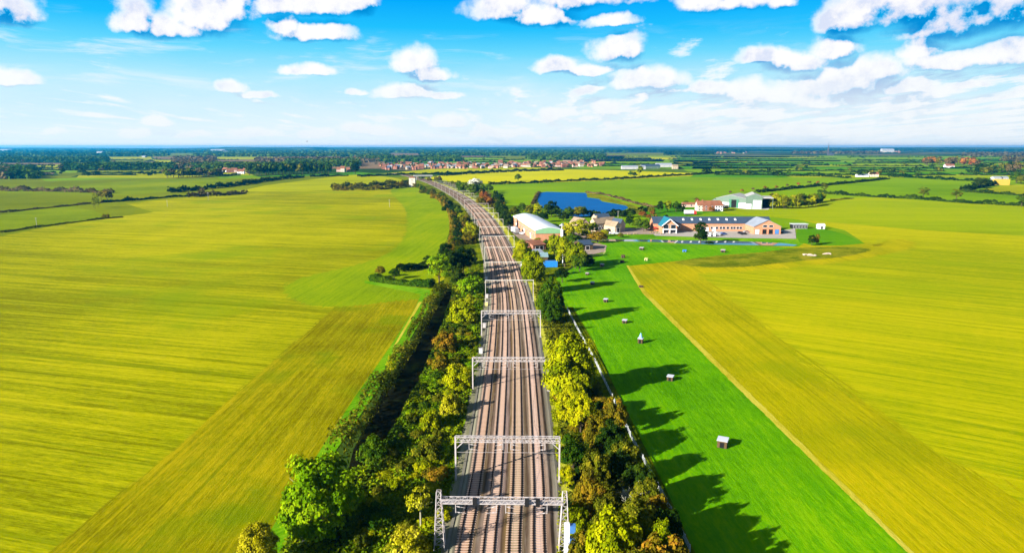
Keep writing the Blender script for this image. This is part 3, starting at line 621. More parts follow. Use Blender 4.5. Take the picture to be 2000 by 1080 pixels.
def crown(kind, m_, v):
    key = (kind, m_.name, v)
    if key not in CR:
        if kind == 'big': C, N_, T = crown_pts(120, 170, (1, 1, .95), (.16, .27), low=-.75); s = .036
        elif kind == 'med': C, N_, T = crown_pts(60, 110, (1, 1, .9), (.16, .30)); s = .048
        elif kind == 'bush': C, N_, T = crown_pts(44, 100, (1, 1, .75), (.16, .34), low=-.1); s = .056
        elif kind == 'wispy': C, N_, T = crown_pts(34, 34, (1, 1, 1), (.16, .34)); s = .06
        elif kind == 'col': C, N_, T = crown_pts(36, 60, (.9, .9, 1.05), (.25, .4), low=-.9); s = .08
        elif kind == 'far': C, N_, T = crown_pts(16, 22, (1, 1, .85), (.28, .42)); s = .16
        elif kind == 'flow': C, N_, T = crown_pts(30, 40, (1, 1, .9), (.2, .34)); s = .08
        CR[key] = leaf_mesh('crown', C, N_, s, T, [m_])
    return CR[key]
TK = {}
def trunk_mesh(hb, v, bark=None, far=False):
    bark = bark or BARK; key = (round(hb, 1), v, bark.name, far)
    if key not in TK:
        mb = limbs(hb, hb+.9, 1, 7, .05, v) if not far else MB().tube((0, 0, -.05), (0, 0, hb+.5), .07, .04, 5)
        TK[key] = mb.mesh('trunk', bark)
    return TK[key]
def tree(x, y, h, w, kind, m_, label, cat='tree', group=None, name='tree', trunk=.22, v=None, bark=None, z=0.):
    """tree at world (x, y): total height h, crown width w"""
    v = rng.integers(3) if v is None else v; r_ = w/2; th = h*trunk; hc = (h-th)
    e = empty(name, (x, y, z), random.uniform(0, 6.28), label, cat, group)
    far = kind == 'far'
    c = link(bpy.data.objects.new('crown', crown(kind, m_, int(v)))); c.parent = e
    low = {'bush': .1, 'col': .95}.get(kind, .62); sz = hc/(1+low)*1.0
    c.scale = (r_, r_*random.uniform(.88, 1.1), sz); c.location = (0, 0, h-sz)
    t = link(bpy.data.objects.new('trunk', trunk_mesh(round(th/max(r_, .1)/.3)*.3, int(v), bark, far))); t.parent = e
    t.scale = (r_, r_, r_); return e
def tree_px(px, py, pt, wpx, kind, m_, label, **kw):
    g0 = G(px, py); h = zat(g0.y, pt); return tree(g0.x, g0.y, h, wpx*mpp(g0.y), kind, m_, label, **kw)
BUSHM = {}
def bush(x, y, w, h, m_, label, group, v=None, name='bush', cat='bush', kind='bush', z=0.):
    v = int(rng.integers(4)) if v is None else v
    c = link(bpy.data.objects.new(name, crown(kind, m_, v))); sz = h/1.05
    c.scale = (w/2, w/2*random.uniform(.85, 1.15), sz); c.location = (x, y, z+h*.12); c.rotation_euler = (0, 0, random.uniform(0, 6.28))
    return tag(c, label, cat, group)
def inpoly(x, y, poly):
    r_ = False; j = len(poly)-1
    for i in range(len(poly)):
        xi, yi = poly[i]; xj, yj = poly[j]
        if (yi > y) != (yj > y) and x < (xj-xi)*(y-yi)/(yj-yi)+xi: r_ = not r_
        j = i
    return r_
def scatter(pxpoly, dmin, seed, keep=None):
    poly = [tuple(G(*p)[:2]) for p in pxpoly]; xs = [p[0] for p in poly]; ys = [p[1] for p in poly]; r_ = random.Random(seed); out = []
    for _ in range(40000):
        x = r_.uniform(min(xs), max(xs)); y = r_.uniform(min(ys), max(ys))
        if not inpoly(x, y, poly): continue
        if all((x-a)**2+(y-b_)**2 > dmin*dmin for a, b_ in out): out.append((x, y))
    return out
L_SC = leafmat('leaf_scrub', (.05,.10,.002), (.12,.19,.002), (.28,.30,.003))
# --- undergrowth on the banks
pxsheet('bank_ground', [(640,1090),(700,900),(760,790),(820,680),(862,600),(868,545),(862,500),(875,460),(885,420),(860,392),(812,366),(840,362),(880,380),(912,405),(945,450),(950,500),(958,560),(952,640),(945,700),(925,800),(880,960),(850,1160),(560,1160)], .13, F_BANK)
pxsheet('bank_ground', [(1086,1160),(1096,960),(1082,800),(1068,690),(1052,620),(1035,560),(1022,510),(1005,470),(990,445),(970,420),(1000,440),(1030,470),(1110,505),(1125,515),(1085,545),(1106,605),(1140,665),(1185,760),(1235,860),(1288,960),(1345,1080),(1370,1160)], .13, F_BANK)
pxsheet('lane', [(630,1120),(690,880),(745,770),(800,680),(838,610),(868,570),(886,570),(878,615),(852,685),(812,765),(765,850),(710,960),(660,1090)], .16, plain('hedge_shadow_lane', (.010,.011,.004), 1, 0, var=.5, sc=.3, stain=(.03,.05,.005)))  # overgrown lane; near-black colour paints in the tall hedge's shadow
pxsheet('lane', [(1106,600),(1118,600),(1160,670),(1190,735),(1240,835),(1300,955),(1360,1085),(1340,1085),(1283,960),(1230,862),(1180,762),(1134,668)], .16, F_BANK)
# undergrowth as leaf litter and low scrub: nobody could count it
def scrub(pxpoly, n_, size, m_, zh, seed, label):
    global rng
    poly = [tuple(G(*p)[:2]) for p in pxpoly]; xs = [p[0] for p in poly]; ys = [p[1] for p in poly]; r_ = random.Random(seed); P_ = []
    while len(P_) < n_:
        x = r_.uniform(min(xs), max(xs)); y = r_.uniform(min(ys), max(ys))
        if inpoly(x, y, poly): P_.append((x, y, r_.uniform(.1, zh)*(.5+.5*math.sin(x*.9)*math.sin(y*.7))+.1))
    C = np.array(P_); N_ = rng.normal(size=(n_, 3))*.6+np.array([0, 0, 1.]); t = np.clip(.5+.4*np.sin(C[:, 0]*.35)*np.cos(C[:, 1]*.2)+rng.normal(size=n_)*.2, 0, 1)
    o = link(bpy.data.objects.new('undergrowth', leaf_mesh('undergrowth', C, N_, size, t, [m_])))
    return tag(o, label, 'undergrowth', kind='stuff')
LB = [(520,1120),(640,925),(680,925),(740,890),(800,780),(852,680),(880,600),(885,545),(935,520),(944,580),(938,700),(914,800),(886,950),(862,1060),(855,1120),(640,1120)]
RB = [(1092,1120),(1100,960),(1088,800),(1074,700),(1056,620),(1040,560),(1085,555),(1104,605),(1130,665),(1170,760),(1222,860),(1275,960),(1335,1085),(1345,1120)]
scrub(LB, 46000, .24, L_SC, 1.5, 1, 'low green scrub covering the left railway bank'); scrub(RB, 24000, .24, L_OL, 1.2, 2, 'low olive scrub covering the right railway bank')
scrub([(1072,760),(1086,760),(1100,900),(1105,1090),(1088,1090),(1090,950)], 3500, .2, L_YG, .9, 4, 'bright yellow green weeds along the right edge of the tracks')
# --- bushes on the left bank
mixL = [(L_MG, 'mid green'), (L_MG, 'mid green'), (L_OL, 'olive'), (L_YG, 'yellow green'), (L_BG, 'bright green'), (L_OL, 'olive'), (L_YG, 'yellow green')]
r5 = random.Random(5)
def bankbush(x, y, m_, nm, side, w=None, h=None, kind='bush'):
    k_ = sum(y > q for q in [Y0]+YF); dd = abs(x-off(s_of_Y(y), 0)[0])
    where = 'before nearest gantry' if k_ == 0 else 'between %s and %s gantries' % ((['nearest']+words)[k_-1], words[k_-1])
    lat = 'trackside' if dd < 12.5 else 'inner slope' if dd < 16 else 'outer slope' if dd < 20 else 'edge'
    w = w or r5.uniform(2.4, 4.8); big = 'large' if w > 4.1 else 'small' if w < 3.1 else 'medium'
    bush(x, y, w, h or r5.uniform(2.0, 4.2), m_, '%s %s bush, %s bank %s, %s' % (big, nm, side, lat, where), '%s bushes on the %s railway bank' % (nm, side), kind=kind)
LBi = [(690,1090),(755,900),(812,790),(862,685),(886,600),(895,545),(930,530),(934,600),(925,700),(890,800),(852,960),(822,1120),(660,1120)]
for (x, y) in scatter(LBi, 3.4, 21):
    px = 1000+FP*x/depth(y); dr = off(s_of_Y(y), 0)[0]-x      # distance from the tracks
    if dr < 17 and r5.random() < .55: m_, nm = r5.choice([(L_YG, 'yellow green'), (L_YG, 'yellow green'), (L_YEL, 'yellow'), (L_OR, 'orange brown'), (L_BG, 'bright green')])
    else: m_, nm = r5.choice(mixL)
    bankbush(x, y, m_, nm, 'left', h=r5.uniform(1.1, 2.5))
def ident_bush(px, py, r_px, m_, label, hh=.95, kind='med', zt=None):
    g0 = G(px, py+r_px*.55); w = 2*r_px*mpp(g0.y); return bush(g0.x, g0.y, w, w*hh*.8, m_, label, None, kind=kind)
for a in [(893,738,34,L_YG,'large yellow green bush on the left bank just short of the third gantry'),(882,792,30,L_YEL,'pale yellow bush by the tracks between the second and third gantries on the left'),
          (842,822,30,L_YG,'yellow green bush a little left of the pale yellow one on the left bank'),(800,1062,44,L_YEL,'big yellow bush at the bottom left of the nearest gantry'),
          (868,1000,22,L_YG,'yellow bush wedged beside the left leg of the nearest gantry'),(835,880,34,L_OL,'tangle of olive stems on the left bank left of the second gantry'),
          (868,668,30,L_OR,'orange brown bush on the left bank near the fourth gantry'),(905,612,34,L_YG,'pale yellow bush on the left bank beside the fifth gantry'),
          (855,705,26,L_OR,'second orange brown bush on the left bank, lower down the slope'),(920,560,30,L_BG,'fresh green bush by the tracks between the fifth and sixth gantries'),
          (735,1010,38,L_MG,'dark rounded bush right of the big bright green tree'),(730,880,34,L_MG,'green bush beside the end of the dark hedge shadow'),
          (920,452,23,L_YG,'round yellow green bush left of the tracks opposite the white roofed works'),(905,425,14,L_YG,'small round yellow bush above the larger round one by the tracks')]:
    ident_bush(*a)
# --- named trees, left
tree_px(628,1046,872,160,'big',L_BG,'big bright green round tree at the near end of the left field hedge',trunk=.07,bark=BARKP)
tree_px(507,1115,1012,84,'big',L_YEL,'golden yellow tree at the bottom edge left of the big bright green tree')
tree_px(822,1032,945,62,'wispy',L_YEL,'small yellow tree with bare pale stems left of the nearest gantry',trunk=.35,bark=BARKP)
tree_px(765,735,692,26,'wispy',L_YG,'small yellow sapling standing in the left field hedge')
tree_px(858,560,488,50,'med',L_BG,'light green tree in front of the dark trees where the field hedges meet')
for i, a in enumerate([(885,548,484,46),(905,542,478,44),(872,520,470,40),(838,530,496,26),(918,530,480,34),(895,565,520,36)]):
    tree_px(*a,'med',L_DG,['leftmost','rearmost','tallest','small outlying','right hand','nearest'][i]+' dark tree in the clump where the left field hedges meet',group='dark trees at the hedge corner')
tree_px(743,542,516,22,'med',L_OR,'small brownish round tree at the tip of the hedge spur in the left field')
tree_px(770,545,523,26,'med',L_MG,'dark green shrub beside the brownish tree at the tip of the hedge spur')
# --- hedges
def hedge(px, w, h, m_, label, size=None, dens=1.0, zs=None, group=None, world=None):
    pts = world or [tuple(G(*p)[:2]) for p in px]; P_ = np.array(smooth(pts, False, 6)); sg = np.hypot(*np.diff(P_, axis=0).T); cu = np.r_[0, np.cumsum(sg)]; L = cu[-1]
    size = size or max(.22, .0011*np.mean(P_[:, 1])); n_ = int(min(9000, max(60, dens*L*(w+2*h)/(size*size*1.1)))); s = rng.uniform(0, L, n_)
    x = np.interp(s, cu, P_[:, 0]); y = np.interp(s, cu, P_[:, 1]); x2 = np.interp(np.minimum(s+1, L), cu, P_[:, 0]); y2 = np.interp(np.minimum(s+1, L), cu, P_[:, 1])
    x1 = np.interp(np.maximum(s-1, 0), cu, P_[:, 0]); y1 = np.interp(np.maximum(s-1, 0), cu, P_[:, 1]); dx, dy = x2-x1, y2-y1; q = np.hypot(dx, dy)+1e-9; nx, ny = dy/q, -dx/q
    a = rng.uniform(0, math.pi, n_); var = .75+.3*np.sin(s*.23+1)+.2*np.sin(s*.071)+.15*np.sin(s*.9); ca, sa = np.cos(a), np.sin(a)
    sq = np.sign(ca)*np.abs(ca)**.5; sz = sa**.5; e = rng.uniform(.7, 1.05, n_)
    C = np.stack([x+nx*sq*w/2*e, y+ny*sq*w/2*e, h*var*sz*e], 1); N_ = np.stack([nx*ca, ny*ca, sa], 1)+rng.normal(size=(n_, 3))*.35
    t = np.clip(.45+.3*np.sin(s*.13)+rng.normal(size=n_)*.2, 0, 1)
    cc = P_.mean(0); C -= np.array([cc[0], cc[1], 0])
    o = link(bpy.data.objects.new('hedge', leaf_mesh('hedge', C, N_, size, t, [m_]))); o.location = (cc[0], cc[1], 0)
    return tag(o, label, 'hedge', group)
hedge([(656,905),(688,856),(736,784),(789,700),(827,635),(854,585),(869,562)], 4.0, 5.2, L_OL, 'tall trimmed hedge along the right edge of the big left field, casting the black shadow', .3, 2.2)
hedge([(668,1060),(722,940),(782,835),(830,738),(860,668),(878,610),(888,578)], 2.2, 1.6, L_MG, 'low dark hedge on the railway side of the shaded lane', .3, 1.5)
hedge([(728,548),(760,553),(810,558),(845,562)], 5, 2.6, L_MG, 'dark hedge along the near side of the spur that juts into the left field', .3, 2)
hedge([(780,532),(820,524),(850,520)], 5, 3, L_DG, 'dark hedge along the far side of the spur that juts into the left field', .3, 2)
hedge([(893,480),(893,440),(880,410),(858,388)], 6, 4, L_DG, 'dark belt of bushes left of the tracks beside the far tip of the left field', .5, 1.5)
hedge([(878,500),(884,450),(876,412),(850,386),(818,366)], 4, 3.5, L_OR, 'autumn coloured hedge along the far right edge of the left field', .5, 1.6)
for i in range(40):
    t = i/39; px = np.interp(t, [0, .3, .6, 1], [925, 905, 868, 800]); py = np.interp(t, [0, .3, .6, 1], [478, 425, 392, 358])
    m_, nm = random.choice([(L_DG, 'dark green'), (L_OR, 'brown'), (L_OL, 'olive'), (L_MG, 'green')])
    g0 = G(px+random.uniform(-16, 4), py+random.uniform(-3, 4)); bush(g0.x, g0.y, random.uniform(6, 10), random.uniform(5, 8), m_, '%s bush in the belt left of the far tracks, %s' % (nm, ['near end','near part','middle','far part','far end'][i//8]), '%s bushes left of the far tracks' % nm, kind='med')
for i in range(40):
    t = i/39; px = np.interp(t, [0, .5, 1], [972, 918, 812]); py = np.interp(t, [0, .5, 1], [408, 376, 346])
    m_, nm = random.choice([(L_OR, 'brown'), (L_OL, 'olive'), (L_MG, 'green'), (L_BR, 'russet')])
    g0 = G(px+random.uniform(0, 14), py+random.uniform(-3, 2)); bush(g0.x, g0.y, random.uniform(7, 12), random.uniform(5, 9), m_, '%s bush in the belt right of the far tracks, %s' % (nm, ['near end','near part','middle','far part','far end'][i//8]), '%s bushes right of the far tracks' % nm, kind='med')
# --- right of the tracks: named trees and bushes
tree_px(1041,575,485,50,'big',L_YG,'yellow green tree by the tracks left of the blue container')
tree_px(1020,522,466,42,'big',L_YG,'smaller light green tree beside the tracks below the works yard',trunk=.15)
tree_px(1031,545,490,30,'med',L_BG,'bright green tree tucked behind the yellow green one by the tracks')
tree_px(1075,632,536,60,'big',L_MG,'dense round green tree by the start of the pale fence',trunk=.03)
ident_bush(1072,600,24,L_YG,'yellow bush under the dense round green tree')
tree_px(1112,775,642,112,'big',L_YG,'large bright lime green tree beside the third gantry, right of the tracks',trunk=.05)
ident_bush(1083,655,16,L_OL,'small olive bush above the large lime green tree')
tree_px(1116,828,748,68,'big',L_YG,'yellow green tree with orange top right of the second gantry',trunk=.12)
def ident_tree(px, py, r_px, m_, h, label, kind='med', trunk=.12):
    g0 = G(px, py, .58*h); tree(g0.x, g0.y, h, 2*r_px*mpp(g0.y), kind, m_, label, trunk=trunk)
for a in [(1170,838,35,L_OR,9.4,'rounded orange tinted tree beside the pale fence, right of the second gantry'),(1203,800,27,L_OR,8.8,'russet tree touching the fence above the rounded orange one'),(1120,885,26,L_MG,6.5,'mid green bush tree just right of the second gantry leg'),
          (1165,915,34,L_OL,9.4,'olive tree halfway between the nearest gantry and the fence'),(1205,905,28,L_DG,8.3,'dark tree between the olive tree and the fence'),(1108,925,20,L_YG,4.7,'bright yellow green bush tree above the nearest gantry tower'),
          (1150,960,36,L_OR,10.0,'rusty red topped tree right of the nearest gantry'),(1126,1012,30,L_YG,7.1,'yellow green tree beside the white equipment tower'),(1180,1005,32,L_OL,8.8,'olive tree left of the bare white tree'),
          (1200,1055,66,L_YG,12.4,'very large yellow olive tree at the bottom right of the tracks'),(1280,1000,34,L_OR,8.8,'orange tinted tree between the bare white tree and the fence'),(1290,1065,34,L_YG,10.6,'yellow tree at the bottom beside the pale fence'),
          (1140,1078,40,L_OR,9.4,'brown tree at the bottom edge right of the tracks'),(1135,795,32,L_YG,9.4,'yellow tree with orange tips below the large lime green tree')]:
    ident_tree(a[0], a[1], a[2], a[3], a[4], a[5])
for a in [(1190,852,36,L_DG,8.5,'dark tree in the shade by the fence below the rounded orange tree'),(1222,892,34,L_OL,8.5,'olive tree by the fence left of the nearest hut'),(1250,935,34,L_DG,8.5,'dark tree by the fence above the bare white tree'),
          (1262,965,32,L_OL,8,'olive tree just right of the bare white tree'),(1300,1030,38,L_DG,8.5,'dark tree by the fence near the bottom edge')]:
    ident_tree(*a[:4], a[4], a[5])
for (x, y, h, w, m_, lb) in [(19,76,11,9,L_OR,'tall tree below the bottom edge near the fence'),(14,72,11,8,L_OL,'tall tree below the bottom edge by the tracks'),(21,68,12,10,L_MG,'tall green tree well below the bottom edge'),(17,86,9.5,8,L_OL,'olive tree at the bottom edge behind the yellow one')]:
    tree(x, y, h, w, 'med', m_, lb, trunk=.15)
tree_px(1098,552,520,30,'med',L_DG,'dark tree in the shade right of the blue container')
# bare whitish tree
rb = random.Random(3); bt = MB()
def br(p, d, L, r_, k_):
    q = Vector(p)+d*L; bt.tube(p, q, r_, r_*.6, 5)
    if k_ == 0: return
    for _ in range(3):
        nd = (d+Vector((rb.uniform(-.75, .75), rb.uniform(-.75, .75), rb.uniform(-.25, .5)))).normalized(); br(q, nd, L*rb.uniform(.6, .85), r_*.62, k_-1)
for a in range(3): br((0, 0, 0), Vector((math.cos(a*2.1)*.35, math.sin(a*2.1)*.35, 1)).normalized(), 2.0, .10, 4)
g0 = G(1243,975,3.5); r0_ = empty('bare_tree', (g0.x, g0.y, .3), 0, 'leafless whitish tree standing among the bushes on the right bank', 'tree')
bt.build('branches', plain('bleached_bark', (.7,.68,.5), .9, .1), r0_)
for (x, y) in scatter([(1104,1120),(1112,960),(1096,800),(1084,720),(1100,700),(1155,745),(1205,850),(1262,960),(1320,1085),(1330,1120)], 3.6, 33):
    m_, nm = r5.choice([(L_DG, 'dark green'), (L_OL, 'olive'), (L_DG, 'dark green'), (L_OR, 'orange brown'), (L_MG, 'mid green')]); bankbush(x, y, m_, nm, 'right', h=r5.uniform(1.5, 3.2))
# --- trees around the works, the yard and the restaurant
YT = [(1103,522,458,50,L_YG,'yellow green tree left in the pair right of the blue container'),(1124,524,466,46,L_YG,'yellow green tree right in the pair right of the blue container'),(1083,490,455,30,L_OL,'olive tree in front of the green gable of the works'),
 (1088,508,452,42,L_YG,'tall yellow tree between the works and the blue container'),(1132,530,490,34,L_MG,'green tree at the corner of the gun club yard'),
 (1108,470,432,32,L_YEL,'yellow tree beside the white telecoms mast'),(1130,461,426,50,L_YEL,'spreading yellow tree in front of the stone barns'),(1158,456,432,26,L_YG,'yellow green tree against the left stone barn'),(1118,478,452,34,L_MG,'dark green tree by the yard entrance'),
 (1167,474,448,44,L_OR,'spreading orange brown tree at the left end of the long pond'),(1257,452,424,28,L_MG,'green tree between the stone barns and the long brick building'),(1163,450,436,20,L_OR,'small orange tree in front of the stone barns'),
 (1368,477,432,32,L_DG,'dark egg shaped tree standing alone by the long pond in front of the brick building'),(1585,480,458,16,L_DG,'dark green conifer on the grass right of the long pond'),(1594,478,456,18,L_OR,'orange bush tree beside the dark conifer right of the long pond'),
 (1385,478,470,18,L_DG,'low dark bush on the near bank of the pond'),(1278,445,414,14,L_OR,'orange tree behind the left end of the long brick building')]
for (a, b_, c_, d_, m_, lb) in YT: tree_px(a, b_, c_, d_, 'col' if 'egg' in lb or 'conifer' in lb else 'med', m_, lb, trunk=.1)
for a in [(975,420,385,20),(982,430,392,24),(987,440,405,24),(978,405,376,18),(992,448,415,24),(990,438,420,22)]: tree_px(*a,'med',L_DG,'dark evergreen in the row left of the white roofed works',group='dark evergreens left of the works',trunk=.08)
for a in [(945,398,370,22,L_RED),(940,408,380,20,L_OR),(955,406,382,18,L_RED)]: tree_px(*a[:4],'med',a[4],'russet tree in the short row between the far tracks and the dark evergreens',group='russet trees by the far tracks',trunk=.1)
for a in [(905,382,352,26),(922,384,354,30),(940,380,356,22),(898,372,350,20),(955,378,358,20)]: tree_px(*a,'med',L_MG,'green tree in the group below the white blossom tree by the far tracks',group='green trees by the far tracks',trunk=.1)
tree_px(930,376,347,34,'flow',L_WH,'silvery white tree standing out above the green trees by the far tracks',trunk=.3)
for a in [(1020,418,395,22,L_MG),(1035,420,398,24,L_OL),(1050,420,396,26,L_YG),(1066,424,402,24,L_MG),(1088,424,402,22,L_MG),(1110,426,402,28,L_MG),(1130,426,400,26,L_OL),(1005,425,402,24,L_OL),(1140,424,402,18,L_MG),(1100,432,412,24,L_DG),(1060,434,412,26,L_DG)]:
    tree_px(*a[:4],'med',a[4],'%s tree in the belt between the white roofed works and the lake' % {'leaf_mid_green':'green','leaf_olive':'olive','leaf_yellow_green':'yellow green','leaf_dark_green':'dark'}[a[4].name],group='trees between the works and the lake',trunk=.08)
tree_px(1077,424,389,30,'med',L_DG,'tallest dark tree against the near shore of the lake',trunk=.1)
for a in [(1200,420,408,16,L_MG),(1215,424,410,22,L_DG),(1232,424,412,22,L_MG),(1185,428,416,20,L_DG),(1250,420,408,20,L_OL)]: tree_px(*a[:4],'med',a[4],'low tree behind the stone barns below the lake',group='low trees behind the stone barns',trunk=.08)
for i, (a, b_, t_, w, m_, lb) in enumerate([(1246,446,424,22,L_MG,'green tree beside the dark gable of the stone barns'),(1262,450,432,18,L_OR,'orange shrub tree by the terrace left of the brick building'),(1230,440,420,20,L_DG,'dark tree rising behind the right end of the stone barns'),
    (1180,462,446,22,L_YG,'yellow green tree in front of the stone barns'),(1145,466,446,26,L_YEL,'yellow tree between the yard and the pond end'),(1212,464,454,14,L_OL,'small olive tree on the lawn by the pond'),(1098,488,462,26,L_OL,'olive tree behind the pair right of the blue container'),
    (1068,486,466,22,L_MG,'green tree between the red roofed shed and the yellow green trees'),(1050,478,462,16,L_YG,'small yellow green tree beside the low brick shed'),(1148,520,496,28,L_DG,'dark tree shading the little yard by the pond end'),(1340,404,390,14,L_MG,'green tree left of the low red roofed outbuilding'),
    (1330,414,396,18,L_DG,'dark garden tree left of the white lorry'),(1420,410,399,12,L_OL,'olive shrub between the farmhouse and the farm sheds'),(1300,432,418,14,L_DG,'dark shrub tree behind the teal roofed wing'),(1275,436,420,16,L_MG,'green tree behind the left end of the brick building')]):
    tree_px(a, b_, t_, w, 'med', m_, lb, trunk=.06)
hedge([(1150,422),(1180,424),(1215,420),(1260,412)], 9, 4, L_DG, 'dark hedge along the near right shore of the lake', 1.0, 1.4)
for a in [(1289,415,390,14,L_DG),(1304,414,388,20,L_YG),(1320,414,392,16,L_MG),(1272,418,402,16,L_OL)]: tree_px(*a[:4],'med',a[4],'tree in the garden group left of the red roofed farmhouse',group='garden trees left of the farmhouse',trunk=.1)
for a in [(1255,424,412,18),(1275,422,410,12),(1268,428,418,14)]: tree_px(*a,'med',L_RED,'rust red garden tree behind the stone barns',group='rust red trees behind the barns',trunk=.1)
for a in [(1383,412,396,16),(1362,399,386,10),(1390,414,402,14)]: tree_px(*a,'med',L_RED,'rust coloured tree in the garden of the red roofed farmhouse',group='rust trees at the farmhouse',trunk=.1)
tree_px(1412,412,398,14,'med',L_DG,'dark round tree at the right end of the farmhouse')
# the yellow and green plantation right of the farm sheds
for i in range(34):
    t = (i % 17)/16; row = i//17; px = 1505+t*98+random.uniform(-3, 3); py = 407-t*7-row*6+4*math.sin(3.1*t); m_, nm = random.choice([(L_YEL, 'yellow'), (L_YG, 'yellow green'), (L_MG, 'green'), (L_OL, 'olive'), (L_YG, 'yellow green')])
    tree_px(px, py, py-random.uniform(20, 28)+4*t, random.uniform(13, 18), 'med', m_, '%s tree in the plantation right of the farm sheds, %s row, %s' % (nm, ['front','back'][row], ['left end','left part','right part','right end'][(i % 17)*4//17]), group='plantation trees right of the farm sheds', trunk=.08)
# field trees on the right
for a in [(1610,378,357,17,L_OL,'tree','open crowned tree on the hedge junction right of the plantation'),(1803,389,363,24,L_OL,'tree','broad open crowned tree, left one of two in the far right hedge'),(1867,394,366,22,L_OL,'tree','thin crowned ivy clad tree, right one of two in the far right hedge'),(1995,404,376,26,L_MG,'tree','dark tree at the far right edge in the hedge')]:
    tree_px(*a[:4],'wispy',a[4],a[6],trunk=.28)
hr = [(1426,379),(1449,376),(1471,373),(1516,369),(1537,366),(1559,363),(1580,360),(1597,360),(1359,393),(1494,370)]
for i, (a, b_) in enumerate(hr): tree_px(a, b_, b_-7, 8, 'far', L_RED if i % 2 else L_BR, ['leftmost','second','third','fourth','fifth','sixth','seventh','rightmost','outlying','thinnest'][i]+' small round russet tree in the dotted row above the farm sheds', group='russet trees in the row above the farm sheds')
tree_px(1012,354,339,16,'med',L_MG,'lone green tree on the lower edge of the bright yellow field',trunk=.1)
for a in [(1232,346,334,12,L_MG),(1248,346,322,18,L_YG),(1240,347,335,10,L_DG),(1298,344,338,6,L_MG),(1376,340,328,14,L_DG),(1384,339,329,12,L_DG)]: tree_px(*a[:4],'far',a[4],'tree on the hedge at the right end of the bright yellow field',group='trees at the right end of the bright yellow field')
# hedges between fields
HG = [([(650,373),(690,372),(740,371),(790,366),(806,364)],9,7,L_OR,'thick brown and yellow hedge island at the top of the big left field'),([(650,370),(700,366),(750,363),(800,361)],9,7,L_OL,'olive bushes behind the brown hedge island at the top of the big left field'),
 ([(330,377),(400,370),(470,362),(530,353),(592,347)],7,6,L_DG,'long dark curving hedge across the fields on the left'),([(605,346),(680,344)],6,4,L_DG,'short dark hedge right of the long curving one'),
 ([(0,374),(60,374),(120,375),(180,377),(222,378)],7,6,L_BR,'dotted brown hedge on the far left below the lime strip'),([(-60,420),(0,416),(60,410),(120,404),(180,398),(215,395)],3,1.6,L_BR,'low dark hedge dividing the two olive fields on the left'),
 ([(0,455),(60,446),(120,438),(200,428),(240,425)],2,1.2,L_OL,'thin grassy boundary at the top left corner of the yellow field'),([(200,396),(260,392),(330,386),(400,383)],5,2.5,L_DG,'dark hedge along the far edge of the yellow field near the poplars'),
 ([(370,386),(395,384),(440,382),(480,378)],8,5,L_BR,'clump of brown bushes along the far edge of the yellow field'),
 ([(955,361),(1040,358),(1100,355),(1200,351),(1300,345),(1372,341)],6,4,L_DG,'dark hedge under the bright yellow field'),([(1372,341),(1420,338),(1500,343),(1600,345),(1660,349)],6,4,L_DG,'dark hedge along the top of the large pasture right of the yellow field'),
 ([(1478,377),(1540,370),(1600,364),(1680,356),(1735,350)],6,3.6,L_DG,'dark hedge running up to the red cottage from the farm sheds'),([(1598,378),(1660,382),(1720,386),(1800,390),(1870,396),(1940,400),(2020,404)],6,4,L_DG,'long dark hedge below the two open crowned trees on the right'),
 ([(1625,392),(1665,388)],4,1.2,L_OL,'short low hedge right of the plantation'),([(1735,346),(1790,348),(1850,352),(1900,354)],7,5,L_DG,'dark hedge right of the red cottage'),
 ([(1880,375),(1930,378),(2000,383),(2080,388)],6,4,L_DG,'dark hedge below the straw stack field'),([(1880,374),(1905,368),(1930,364),(1945,361)],8,6,L_DG,'dark hedge leading to the straw stack'),
 ([(1040,400),(1045,390),(1053,376)],3,2,L_BR,'brown hedge climbing the left bank of the lake'),([(1145,377),(1180,381),(1215,390),(1250,400),(1280,406)],4,2,L_BR,'brown hedge along the far right shore of the lake'),
 ([(700,346),(760,343),(830,341),(900,340)],6,4,L_DG,'dark hedge beyond the railway curve'),([(860,344),(920,340),(1000,336),(1100,333)],8,6,L_DG,'bushy dark hedge above the bright yellow field'),
 ([(968,380),(972,400),(985,430),(1000,440)],5,4,L_DG,'dark hedge descending right of the tracks toward the works yard')]
for (p_, w, h, m_, lb) in HG: hedge(p_, w, h, m_, lb)
r8 = random.Random(8)
for (ys, x0, x1, nn) in [([343,338,334,329,325,320,316,312,308], 1380, 2080, 3), ([343,338,333,328,323,318,312,307], -40, 470, 3), ([326,321,316,311,307], 1160, 1400, 2), ([318,313,309], 740, 1150, 3)]:
    for y in ys:
        row = ['nearest', 'second', 'third', 'fourth', 'fifth', 'sixth', 'seventh', 'eighth', 'ninth'][ys.index(y)]
        for k_ in range(nn):
            a = x0+(x1-x0)*(k_+r8.uniform(0, .3))/nn; b_ = min(x1, a+(x1-x0)/nn*r8.uniform(.6, 1)); yy = y+r8.uniform(-1, 1)
            hedge([(a, yy), ((a+b_)/2, yy+r8.uniform(-.5, .5)), (b_, yy+r8.uniform(-.8, 1.2))], 6, 3.2, L_DG, 'thin dark hedge between the %s strip fields, %s row back, %s' % ('far right' if x0 > 1300 else 'far left' if x0 < 0 else 'right central' if x0 > 1000 else 'village side', row, ['left', 'middle', 'right'][k_ if nn == 3 else 2*k_]+' piece'), None, 1.1, group='thin dark hedges between strip fields on the %s' % ('right' if x0 > 1300 else 'left' if x0 < 0 else 'centre'))
